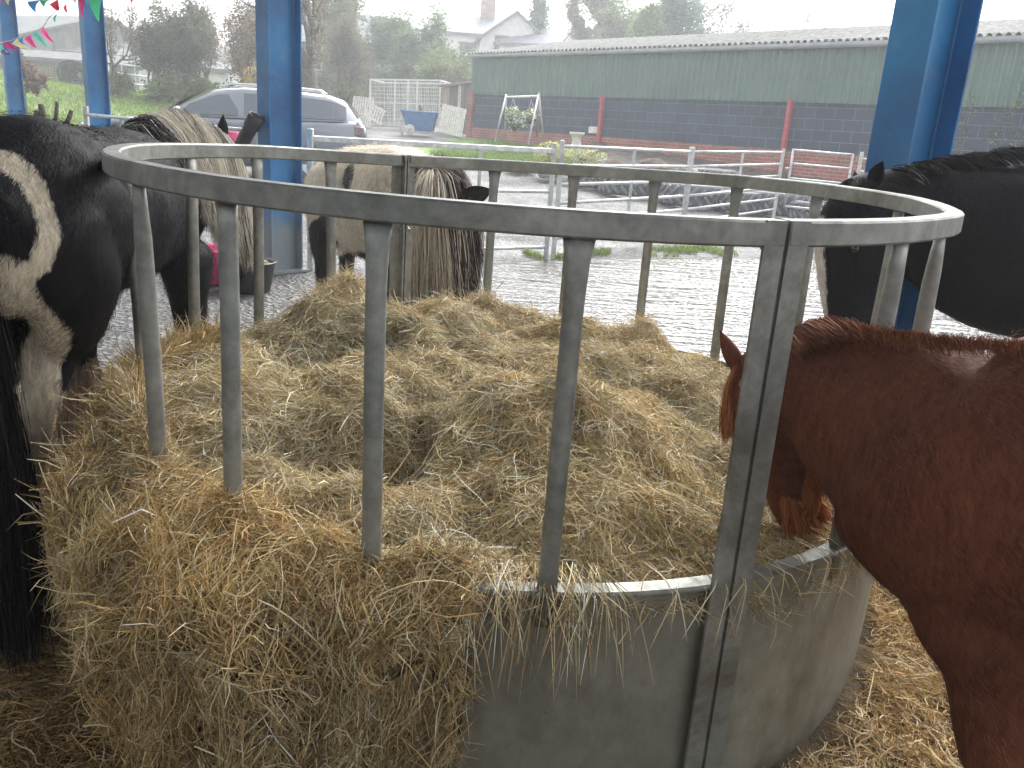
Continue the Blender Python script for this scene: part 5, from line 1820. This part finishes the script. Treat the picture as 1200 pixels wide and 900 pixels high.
# black pipe and pink haynet on the hurdle
bp0, bp1 = at(264, 205, 7.0), at(301, 136, 6.95)
pp = empty('black_pipe', 'thick open ended black plastic pipe leaning towards the middle blue post', 'pipe', (bp0.x, bp0.y, 0))
dirp = (bp1 - bp0).normalized(); st_ = bp0 - dirp * (bp0.z / dirp.z) if dirp.z > .1 else bp0
pr_ = [(.055, 0), (.055, 1), (.047, 1), (.047, 0)]
Ltot = (bp1 - st_).length
zax = dirp; xax = zax.cross(Vector((0, 1, 0))).normalized(); Rp = Matrix((xax, zax.cross(xax), zax)).transposed()
MB().lathe(st_, [(.001, .0), (.055, .0), (.055, Ltot * .93), (.064, Ltot * .93), (.064, Ltot), (.052, Ltot), (.047, Ltot * .9), (.001, Ltot * .88)], 20, Rp).build('barrel', M['black'], pp)
MB().tube([at(300, 146, 6.95), at(304, 140, 6.98), at(309, 140, 7.02)], .03, 10).build('elbow', M['black'], pp)
q = at(261, 166, 8.1)
hn = tag(MB().lathe(Vector((q.x, q.y, q.z - .12)), [(.001, 0), (.11, .01), (.14, .2), (.15, .22), (.13, .2), (.1, .03), (.001, .03)], 18).build('pink_pail', M['pink']), 'small pink pail hung on the hurdle between the horse ears and the post', 'pail')

# stubby cut branches on the low fence
for (x0, y0, x1, y1, r_, lb) in ((63, 142, 67, 119, .022, 'tall thin cut branch sticking up above the piebald rump'), (76, 141, 84, 129, .026, 'short stub of cut branch leaning right above the piebald rump'), (49, 138, 48, 122, .035, 'thick knobbly cut branch above the piebald rump'), (43, 138, 42, 129, .025, 'shortest cut branch stub next to the knobbly one')):
    a_, b_2 = at(x0, y0 + 6, 9.5), at(x1, y1, 9.5)
    tag(MB().tube([Vector((a_.x, a_.y, gz(a_.x, a_.y))), a_, a_.lerp(b_2, .5) + Vector((.01, 0, 0)), b_2], [r_ * .8, r_, r_ * 1.05, r_ * .9], 8).build('cut_branch', M['bark']), lb, 'branch', 'cut branches by the low hurdle')

# ------------------------------------------------------------------ bunting
FLAGC = {'pink': (.85, .10, .42), 'green': (.12, .62, .38), 'blue': (.12, .42, .70), 'cream': (.85, .8, .5), 'red': (.72, .06, .12), 'aqua': (.25, .72, .62), 'magenta': (.7, .03, .28), 'purple': (.4, .1, .5)}
for k_, v_ in FLAGC.items():
    m, nt, b = new_mat(k_ + ' bunting cloth'); b.inputs['Base Color'].default_value = (*v_, 1); b.inputs['Roughness'].default_value = .8
    tr = nt.nodes.new('ShaderNodeBsdfTranslucent'); tr.inputs['Color'].default_value = (*v_, 1)
    mx = nt.nodes.new('ShaderNodeMixShader'); mx.inputs[0].default_value = .5
    lnk(nt, b.outputs[0], mx.inputs[1]); lnk(nt, tr.outputs[0], mx.inputs[2])
    lnk(nt, mx.outputs[0], [n_ for n_ in nt.nodes if n_.type == 'OUTPUT_MATERIAL'][0].inputs['Surface'])
    M['flag_' + k_] = m


def bunting(label, line, flags):
    """line: world points of the cord; flags: (point on cord, tip, half width vector, colour)"""
    t = empty('bunting', label, 'bunting', tuple(line[0]), 'strings of bunting hung between the barn posts')
    MB().tube(line, .004, 5).build('cord', M['string'], t)
    for (c0, tip, hw, colr) in flags:
        mb = MB(); n = 5
        nrm = (tip - c0).cross(hw).normalized()
        for side in (0, 1):
            for i in range(n):
                f = i / (n - 1)
                wv = nrm * (.02 * math.sin(f * 3.1) + side * .0015)
                p = c0.lerp(tip, f)
                mb.v += [p - hw * (1 - f * .97) + wv, p + wv * 1.6, p + hw * (1 - f * .97) + wv]
        for side in (0, 1):
            o = side * n * 3
            for i in range(n - 1):
                for k in range(2):
                    q = (o + i * 3 + k, o + i * 3 + k + 1, o + (i + 1) * 3 + k + 1, o + (i + 1) * 3 + k)
                    mb.face(q if side else q[::-1])
        mb.build('flag', M['flag_' + colr], t)


def fl_(x, y, tx, ty, hx, hy, c, Y):
    p = at(x, y, Y); return (p, at(tx, ty, Y - .05), at(x + hx, y + hy, Y - .03) - p, c)


Yb = 8.4
bunting('low string of fluttering bunting across the leftmost blue post', [at(x, y, Yb) for x, y in ((-40, 52), (0, 50), (14, 47), (27, 41), (40, 38), (50, 32), (58, 20), (75, 4), (84, -12))],
        [fl_(4, 58, 12, 64, -4, 3, 'purple', Yb), fl_(-2, 55, 10, 61, 0, 4, 'aqua', Yb), fl_(6, 50, 21, 57, -3, 3, 'magenta', Yb), fl_(17, 48, 34, 57, -3, 3, 'cream', Yb), fl_(25, 45, 30, 53, 3, -2, 'blue', Yb), fl_(32, 43, 43, 56, -4, 2, 'pink', Yb), fl_(40, 38, 57, 55, -3, 3, 'aqua', Yb), fl_(49, 34, 64, 50, -2, 3, 'pink', Yb)])
Yb = 7.4
bunting('upper string of bunting running across the sky at the top left', [at(x, y, Yb) for x, y in ((-40, -6), (0, -2), (30, 0), (65, -2), (95, -6), (125, -16))],
        [fl_(0, -1, 1, 4, 6, 0, 'pink', Yb), fl_(12, -1, 10, 6, 5, 0, 'cream', Yb), fl_(40, 1, 42, 15, 8, -1, 'blue', Yb), fl_(54, 0, 52, 9, 7, 0, 'green', Yb), fl_(63, 2, 69, 12, -5, 3, 'red', Yb), fl_(76, 6, 79, 13, -2, 2, 'red', Yb), fl_(66, 17, 66, 25, -2, 1, 'green', Yb), fl_(89, -3, 91, 6, 4, 0, 'cream', Yb)])
Yb = 9.7
bunting('bunting flags tied round the top of the second blue post', [at(x, y, Yb) for x, y in ((88, -14), (98, -4), (108, -2), (120, -3), (135, -12), (155, -8), (165, -12))],
        [fl_(97, -4, 98, 22, 5, 0, 'magenta', Yb), fl_(103, -3, 103, 8, 2, 0, 'blue', Yb), fl_(112, -3, 116, 26, 9, -2, 'green', Yb), fl_(158, -6, 154, 6, 3, 2, 'red', Yb)])

# ------------------------------------------------------------------ far buildings
def building(name, label, cat, c, L, Wd, eave, ridge, yaw, wall, roof, wins=(), chim=(), over=.25, z0=None):
    """gabled block, ridge along local x"""
    z = gz(c[0], c[1]) - .3 if z0 is None else z0
    t = empty(name, label, cat, (c[0], c[1], z))
    R = Matrix.Rotation(yaw, 3, 'Z'); O = Vector((c[0], c[1], z)); T = lambda x, y, zz: O + R @ Vector((x, y, zz))
    mb = MB(); hL, hW = L / 2, Wd / 2
    mb.v += [T(-hL, -hW, 0), T(hL, -hW, 0), T(hL, hW, 0), T(-hL, hW, 0), T(-hL, -hW, eave), T(hL, -hW, eave), T(hL, hW, eave), T(-hL, hW, eave), T(-hL, 0, ridge), T(hL, 0, ridge)]
    for q in ((0, 1, 5, 4), (1, 2, 6, 9, 5), (2, 3, 7, 6), (3, 0, 4, 8, 7)):
        mb.face(q)
    mb.build('wall', M[wall] if isinstance(wall, str) else wall, t)
    sl = (ridge - eave) / hW
    rf = None
    for s in (-1, 1):
        mb = MB()
        a = T(-hL - over, s * (hW + over), eave - sl * over); b2 = T(hL + over, s * (hW + over), eave - sl * over); c2 = T(hL + over, 0, ridge); d2 = T(-hL - over, 0, ridge)
        mb.poly([a, b2, c2, d2], .14, (0, 0, 1)); rf = mb.build('roof', M[roof] if isinstance(roof, str) else roof, t)
    for (x, w, h) in chim:
        ch = MB().box(T(x, 0, ridge + h / 2 - .4), (w, w * .75, h + .8), R); ch = ch.build('chimney', M['brick_chim'], t)
        for k in (-1, 1):
            MB().lathe(T(x + k * w * .22, 0, ridge + h), [(.10, 0), (.13, .05), (.10, .1), (.11, .35), (.13, .38), (.08, .38), (.08, .05)], 12).build('chimney_pot', M['brick_chim'], ch)
    for (face, u, zz, w, h) in wins:
        if face == 'f':
            cc, ax, ay = T(u, -hW - .02, zz), (w, .05), R
        else:
            cc, ax, ay = T((hL + .02) * (1 if face == 'r' else -1), u, zz), (.05, w), R
        f_ = MB().box(cc, (ax[0] + .16, ax[1] + .04, h + .16) if face == 'f' else (ax[0] + .04, ax[1] + .16, h + .16), R).build('window', M['white_paint'], t)
        MB().box(cc + R @ (Vector((0, -.03, 0)) if face == 'f' else Vector((.03 * (1 if face == 'r' else -1), 0, 0))), (w, .05, h) if face == 'f' else (.05, w, h), R).build('pane', M['glass'], f_)
    return t


def place(px, py_ground, Y):
    p = at(px, py_ground, Y); return (p.x, p.y)


hz_ = lambda py, px, Y: at(px, py, Y).z
# white house: long wing, with a gabled wing towards us
Y = 55
p = at(560, 50, Y); zb = gz(p.x, p.y) - .5
e_ = at(560, 50, Y).z - zb; r_ = at(560, 26, Y).z - zb
building('white_house', 'white rendered house with slate roof and brick chimney beyond the shed', 'house', (p.x - .6, p.y), 6.6, 5.5, e_, r_, math.radians(4), 'render', 'slate', [('f', -1.9, e_ - 1.0, .9, 1.1), ('f', 0, e_ - 1.0, .9, 1.1), ('f', -1.9, 1.6, .9, 1.2)], [(1.1, .9, 1.3)])
p = at(598, 50, Y - 2); e2 = at(598, 52, Y - 2).z - zb; r2 = at(598, 20, Y - 2).z - zb
building('gabled_house', 'white gable ended house wing facing the yard above the shed roof', 'house', (p.x, p.y + 1), 6, 3.9, e2, r2, math.radians(-84), 'render', 'slate', [('r', -.75, e2 - .25, .8, 1.0), ('r', .65, e2 - .25, .8, 1.0)], [], z0=zb)
p = at(622, 60, 50); zb = gz(p.x, p.y) - .4
building('slate_cottage', 'lower slate roofed white cottage between the gable and the conifer', 'house', (p.x + .5, p.y + 2), 3.4, 4.2, at(622, 52, 50).z - zb, at(622, 30, 50).z - zb, math.radians(-20), 'render', 'slate', [('f', 0, 2.0, .8, 1.0)], [], z0=zb)
# grey farmhouse behind the trees at left centre
p = at(372, 60, 46); zb = gz(p.x, p.y) - .5
building('stone_farmhouse', 'large stone farmhouse with a grey slate roof behind the bare trees', 'house', (p.x, p.y), 6.4, 6, at(372, 64, 46).z - zb, at(372, 16, 46).z - zb, math.radians(8), 'stone', 'slate', [('f', -2, 3.0, .9, 1.2), ('f', 0, 3.0, .9, 1.2), ('f', 2, 3.0, .9, 1.2), ('f', -2, 1.0, .9, 1.2), ('f', 2, 1.0, .9, 1.2)], [(1.5, .9, 1.6)], z0=zb)
p = at(470, 92, 44); zb = gz(p.x, p.y) - .3
building('slate_outhouse', 'small slate roofed outhouse below the big green trees', 'outhouse', (p.x, p.y), 2.2, 2.2, at(470, 90, 44).z - zb, at(470, 74, 44).z - zb, math.radians(15), 'stone', 'slate', z0=zb)
p = at(225, 92, 38); zb = gz(p.x, p.y) - .3
building('white_outbuilding', 'low whitewashed outbuilding glimpsed between the hedge trunks', 'outhouse', (p.x, p.y), 3.6, 2.4, at(225, 82, 38).z - zb, at(225, 72, 38).z - zb, math.radians(5), 'render', 'slate', z0=zb)
# grey barns on the hill at far left
M['barnroof'] = mottled('dull grey barn roofing', (.09,.095,.1), (.17,.175,.18), 2, .8, spec=.12)
M['barnwall'] = mottled('dark barn boarding', (.10, .10, .10), (.22, .215, .205), 3, .9, stretch=(1, 1, .2))
for (px, Y, ye, yr, L, Wd, yaw, nm, lb) in ((30, 50, 62, 22, 14, 12, -28, 'grey_barn', 'big grey roofed barn on the hill behind the coil of pipe'), (140, 48, 70, 50, 9, 7, 6, 'low_barn', 'low dark barn behind the leaning bare tree'), (95, 42, 76, 66, 7, 5, 0, 'open_shed', 'long low shed with a pale roof behind the black coil')):
    p = at(px, 80, Y); zb = gz(p.x, p.y) - .5
    building(nm, lb, 'barn', (p.x, p.y), L, Wd, at(px, ye, Y).z - zb, at(px, yr, Y).z - zb, math.radians(yaw), 'barnwall', 'barnroof', z0=zb)

# coil of black pipe, pile of pale boards
c = at(91, 92, 31); cl = empty('pipe_coil', 'big coil of black pipe lying on the lawn edge beside pale boards', 'pipe coil', (c.x, c.y, gz(c.x, c.y)))
mb = MB(); pts = []
zc = gz(c.x, c.y) + .46
for i in range(360):
    a = i / 360 * 2 * math.pi * 9
    r_ = .12 + .36 * i / 360
    pts.append(Vector((c.x + r_ * 1.25 * math.cos(a), c.y + .03 * math.sin(a * 3.3) - .25 * (i / 360), zc + r_ * math.sin(a))))
mb.tube(pts, .026, 6)
pts = [p_ + Vector((.05, .22, 0)) for p_ in pts]; mb.tube(pts, .026, 6)
mb.build('coil', M['rubber'], cl)
c = at(60, 92, 32); bpile = empty('board_pile', 'stack of pale weathered boards left of the black coil', 'boards', (c.x, c.y, gz(c.x, c.y)))
for k in range(7):
    MB().box(Vector((c.x + rnd.uniform(-.1, .1), c.y, gz(c.x, c.y) + .06 + k * .09)), (1.4, .5, .05), Matrix.Rotation(rnd.uniform(-.05, .05), 3, 'Z')).build('board', M['wood'], bpile)
# distant field rails at left
hurdle('grey field rails behind the leaning bare tree on the left', tuple(at(128, 95, 31))[:2], tuple(at(175, 100, 31))[:2], 1.3, (1.3, 1.0, .7, .4), (.33, .66), r=.03, name='field_fence')

# ------------------------------------------------------------------ trees
def tree(name, label, cat, px, Y, top_py, width_px, style, leaf1, leaf2, nleaf, lsize, seed, trunk_r=.12, lean=0, group=None, base_py=None, low=.25):
    r = random.Random(seed); g = np.random.default_rng(seed)
    p = at(px, 100, Y); z0 = gz(p.x, p.y) - .1
    H_ = at(px, top_py, Y).z - z0; Rr = width_px / 2 / 990 * Y
    base = Vector((p.x - lean, p.y, z0))
    t = empty(name, label, cat, tuple(base), group)
    mb = MB(); tips = []
    if style == 'conifer':
        mb.tube([base, base + Vector((0, 0, H_ * .5)), base + Vector((0, 0, H_ * .97))], [trunk_r, trunk_r * .6, .02], 7)
        nb = 150
        for i in range(nb):
            f = (i / nb) ** .9; z = H_ * (.12 + .86 * f); rr_ = Rr * (1 - f) ** .75 * r.uniform(.75, 1.1) + .05
            a = r.uniform(0, 6.28); o0 = base + Vector((0, 0, z)); e0 = o0 + Vector((math.cos(a) * rr_, math.sin(a) * rr_, -rr_ * .15 + r.uniform(-.05, .12)))
            mb.tube([o0, e0], [.02, .006], 3, cap=False)
            m_ = max(6, int(nleaf / nb * (1 - f * .6) * 1.4))
            q = g.random((m_, 1)) ** .6
            tips.append(np.array(o0) * (1 - q) + np.array(e0) * q + g.normal(size=(m_, 3)) * np.array([.16, .16, .12]) * (.4 + Rr * .35))
    else:
        depth_ = 5 if style == 'bare' else 4

        def grow(p0, d, L, rad, k):
            n = 3; pts = [p0]; q = p0; dd = d.copy()
            for i in range(n):
                dd = (dd + Vector((r.gauss(0, .16), r.gauss(0, .16), r.gauss(.03, .1)))).normalized()
                q = q + dd * L / n; pts.append(q)
            mb.tube(pts, [rad * (1 - .45 * i / n) for i in range(n + 1)], 6 if k < 2 else 4 if k < 4 else 3, cap=False)
            if k >= 2:
                for i in range(1, n + 1):
                    tips.append((np.array(pts[i]), k))
            if k < depth_:
                for c_ in range(r.choice((2, 3, 3)) + (1 if k == 1 else 0)):
                    sp = r.uniform(.35, .95); a = r.uniform(0, 6.28)
                    u = dd.cross(Vector((math.sin(a), math.cos(a), .2))).normalized()
                    nd = (dd * math.cos(sp) + u * math.sin(sp)); nd = (nd + Vector((0, 0, .12))).normalized()
                    st = pts[-1] if c_ < 2 else pts[r.choice((1, 2))]
                    grow(st, nd, L * r.uniform(.62, .86), rad * .52, k + 1)
        mb2 = []
        nst = 4 if style == 'multi' else 1
        for q in range(nst):
            a = r.uniform(0, 6.28)
            d0 = Vector((lean / max(H_, 1) + (math.cos(a) * .35 if nst > 1 else 0), math.sin(a) * .3 if nst > 1 else 0, 1)).normalized()
            grow(base + Vector((math.cos(a) * .15, math.sin(a) * .15, 0)) * (nst > 1), d0, H_ * (low + .05), trunk_r * (.6 if nst > 1 else 1), 0)
        # fit the crown into its measured size
        V = np.array([tuple(v) for v in mb.v]); cz = V[:, 2] - z0
        sz_ = H_ / max(cz.max(), .1); hx_ = np.percentile(np.hypot(V[:, 0] - p.x, V[:, 1] - p.y), 97); sr = Rr / max(hx_, .1)
        f = np.clip(cz / (H_ * .35), 0, 1)

        def fit(V):
            V = np.array(V); f = np.clip((V[:, 2] - z0) * sz_ / (H_ * .45), 0, 1)[:, None]
            s = 1 * (1 - f) + sr * f if sr < 1.6 else 1 + (sr - 1) * f
            xy = np.array([p.x, p.y]) + (V[:, :2] - np.array([p.x, p.y])) * s
            return np.concatenate([xy, (z0 + (V[:, 2] - z0) * sz_)[:, None]], 1)
        V = fit(V); mb.v = [Vector(v) for v in V]
        T_ = fit([q[0] for q in tips]); kk = np.array([q[1] for q in tips])
        m_ = g.integers(0, len(T_), nleaf)
        tips = [T_[m_] + g.normal(size=(nleaf, 3)) * Rr * (.10 if style != 'bare' else .05)]
    mb.build('trunk', M['bark'], t)
    P = np.concatenate(tips)
    if len(P) and nleaf:
        P = P[(fbm(P, 1.6 / max(Rr, .3), 3) > -.30)]
        c_ = (fbm(P, 2.4 / max(Rr, .3), 2)[:, None] + g.random((len(P), 1)) * .6 + .25)
        leaf_mesh('crown', P, lsize, np.clip(mixcol(leaf1, leaf2, np.clip(c_, 0, 1)), .005, 1), t)
    return t


DG, MG = (.05, .08, .035), (.12, .17, .07)
G_ = 'trees and bushes along the lawn'
tree('bare_tree', 'thin bare tree leaning left beside the second blue post', 'tree', 150, 27, -6, 62, 'bare', (.14, .12, .09), (.22, .19, .14), 1300, .045, 3, .13, .6, G_, low=.3)
tree('leafy_bush_tree', 'dense dark leafy tree at the left, darkest of the lawn row', 'tree', 212, 28, -3, 74, 'multi', (.07, .085, .055), (.19, .21, .145), 15000, .055, 4, .2, 0, G_)
tree('hawthorn', 'greyish twiggy thorn bush right of the second blue post', 'tree', 178, 29, 22, 62, 'multi', (.08, .08, .055), (.2, .19, .14), 9000, .05, 8, .12, 0, G_)
tree('twiggy_tree', 'pinkish brown twiggy tree left of the middle blue post', 'tree', 250, 29.5, 6, 76, 'multi', (.13, .10, .08), (.32, .25, .21), 9500, .045, 5, .14, 0, G_)
tree('twiggy_tree', 'brown leafed tree directly against the left edge of the middle blue post', 'tree', 286, 28, -10, 80, 'multi', (.13, .10, .075), (.36, .27, .20), 11000, .045, 6, .16, 0, G_)
tree('yellow_bush', 'small yellowing bush beside the middle blue post', 'bush', 300, 26, 66, 24, 'multi', (.35, .26, .06), (.55, .42, .12), 1500, .04, 16, .05, 0)
tree('tall_trunk_tree', 'tall tree with a thick grey trunk right of the middle blue post', 'tree', 371, 26, -90, 150, 'bare', (.16, .14, .11), (.28, .24, .18), 9000, .045, 12, .62, 0, None, low=.52)
tree('bare_tree', 'fine branched bare tree in front of the farmhouse', 'tree', 405, 33, 10, 90, 'multi', (.12, .12, .085), (.24, .23, .16), 14000, .05, 14, .12, 0)
G2 = 'large green trees behind the track'
tree('green_tree', 'broad pale green tree rising left of the mesh run', 'tree', 442, 42, 2, 110, 'broad', (.09, .14, .07), (.2, .27, .13), 26000, .08, 21, .3, 0, G2)
tree('green_tree', 'round green tree directly above the mesh run', 'tree', 500, 39, 8, 96, 'broad', (.08, .13, .06), (.19, .26, .12), 24000, .08, 22, .28, 0, G2)
tree('willow_bush', 'loose grey green bush between the mesh run and the shed', 'bush', 528, 34, 55, 84, 'multi', (.12, .16, .08), (.26, .3, .16), 12000, .055, 23, .1, 0)
tree('hedge_bush', 'low green bush on the bank left of the mesh run', 'bush', 415, 33, 100, 56, 'multi', (.10, .15, .06), (.24, .3, .12), 7000, .06, 24, .07, 0)
for i, (px, Y, tp, w, lb) in enumerate(((140, 27.5, 84, 40, 'low green hedge clump beneath the thin bare tree'), (190, 27, 90, 56, 'low bramble clump beneath the dark leafy tree'), (238, 28, 92, 46, 'low bramble clump beneath the pinkish twiggy tree'), (282, 27, 94, 50, 'low bramble clump nearest the silver car roof'))):
    tree('bramble', lb, 'bush', px, Y, tp, w, 'multi', (.10, .13, .06), (.22, .26, .12), 3500, .05, 40 + i, .05, 0, 'low undergrowth along the lawn')
tree('sapling', 'small sapling with drooping brown seed heads at the far left', 'sapling', 26, 21, 55, 46, 'bare', (.16, .10, .09), (.34, .25, .22), 2200, .05, 31, .05, 0)
tree('conifer', 'dark narrow conifer beside the white gable', 'conifer', 625, 52, -8, 62, 'conifer', (.06, .11, .07), (.12, .19, .12), 15000, .10, 51, .2)
tree('silver_birch', 'open twiggy birch above the shed roof right of the dark conifer', 'tree', 668, 44, -30, 70, 'bare', (.22, .24, .16), (.38, .38, .26), 9000, .07, 52, .14)
tree('autumn_tree', 'yellow green tree above the shed left of the bright conifer', 'tree', 712, 46, -34, 96, 'broad', (.14, .19, .10), (.30, .34, .18), 22000, .085, 53, .25)
tree('conifer', 'bright yellow green pointed conifer above the shed roof', 'conifer', 753, 40, 4, 120, 'conifer', (.13, .20, .07), (.28, .36, .14), 26000, .08, 54, .16)
tree('conifer', 'tall blue green conifer right of the bright one', 'conifer', 783, 41, -45, 110, 'conifer', (.08, .14, .11), (.16, .25, .19), 26000, .09, 55, .18)
tree('oak_tree', 'thin leaved tree right of the blue green conifer', 'tree', 815, 45, -40, 84, 'broad', (.14, .18, .12), (.3, .32, .22), 7000, .08, 56, .16)
tree('bare_oak', 'pale bare tree alone in the sky above the right of the shed', 'tree', 942, 48, -26, 100, 'bare', (.28, .27, .22), (.42, .4, .34), 4500, .06, 57, .14)
# thick wood far behind everything closes the horizon
wood = []
g = np.random.default_rng(77)
xs = np.linspace(-140, 140, 260)
mb = MB()
P = []
for x in xs:
    y = 105 + 10 * math.sin(x * .07) + g.normal() * 3; z = gz(x, y); h = 5 + 3 * float(vnoise(np.array([x, 0, 0]), .06)) * 2 + g.random() * 1.5
    m_ = 150
    P.append(np.array([x, y, z]) + g.normal(size=(m_, 3)) * np.array([1.6, 1.6, 0]) + np.stack([0 * g.random(m_), 0 * g.random(m_), g.random(m_) * h], -1))
P = np.concatenate(P)
wd = leaf_mesh('distant_wood', P, .7, mixcol((.07, .09, .06), (.15, .17, .11), g.random((len(P), 1))), None)
wd['kind'] = 'stuff'; tag(wd, 'far off line of hazy woodland behind the houses and trees', 'wood')

# ------------------------------------------------------------------ misty air
MB_h = MB().box(Vector((0, 45, 9)), (320, 230, 30))
m = bpy.data.materials.new('rainy air'); m.use_nodes = True; nt = m.node_tree
nt.nodes.remove(nt.nodes['Principled BSDF'])
pv = nt.nodes.new('ShaderNodeVolumePrincipled'); pv.inputs['Color'].default_value = (.93, .96, 1, 1); pv.inputs['Density'].default_value = .0046; pv.inputs['Anisotropy'].default_value = .3
lnk(nt, pv.outputs[0], [n_ for n_ in nt.nodes if n_.type == 'OUTPUT_MATERIAL'][0].inputs['Volume'])
hz = MB_h.build('haze', m); hz['kind'] = 'stuff'

# ------------------------------------------------------------------ light, sky, camera
w = bpy.data.worlds.new('World'); sc.world = w; w.use_nodes = True; nt = w.node_tree
bg = nt.nodes['Background']
sky = nt.nodes.new('ShaderNodeTexSky'); sky.sky_type = 'NISHITA'; sky.sun_disc = False
EL, AZ = math.radians(48), math.radians(20)
sky.sun_elevation = EL; sky.sun_rotation = AZ; sky.air_density = 1.0; sky.dust_density = 6.0; sky.ozone_density = 1.0
hs = nt.nodes.new('ShaderNodeHueSaturation'); hs.inputs['Saturation'].default_value = .12; hs.inputs['Value'].default_value = 1.0
lnk(nt, sky.outputs[0], hs.inputs['Color']); lnk(nt, hs.outputs[0], bg.inputs['Color']); bg.inputs['Strength'].default_value = .14
sl = bpy.data.lights.new('sun', 'SUN'); sl.energy = .5; sl.angle = math.radians(30); sl.color = (1, .97, .93)
so = bpy.data.objects.new('sun', sl); COL.objects.link(so)
sdir = Vector((math.sin(AZ) * math.cos(EL), math.cos(AZ) * math.cos(EL), math.sin(EL)))
so.rotation_euler = sdir.to_track_quat('Z', 'Y').to_euler()

cd = bpy.data.cameras.new('camera'); co = bpy.data.objects.new('camera', cd); COL.objects.link(co); sc.camera = co
cd.sensor_fit = 'HORIZONTAL'; cd.sensor_width = 36; cd.lens = 36 * FOC / 1200; cd.clip_end = 1000; cd.clip_start = .05
Rc = Matrix((Vector(_x), Vector(_u), -Vector(_f))).transposed()
co.matrix_world = Matrix.Translation((0, 0, CAM_H)) @ Rc.to_4x4()
sc.view_settings.view_transform = 'Standard'; sc.view_settings.look = 'None'; sc.view_settings.gamma = 1
sc.view_settings.exposure = 1.88
sc.cycles.max_bounces = 7; sc.cycles.diffuse_bounces = 4; sc.cycles.glossy_bounces = 3; sc.cycles.transmission_bounces = 4; sc.cycles.volume_bounces = 1; sc.cycles.transparent_max_bounces = 8
sc.cycles.use_denoising = True
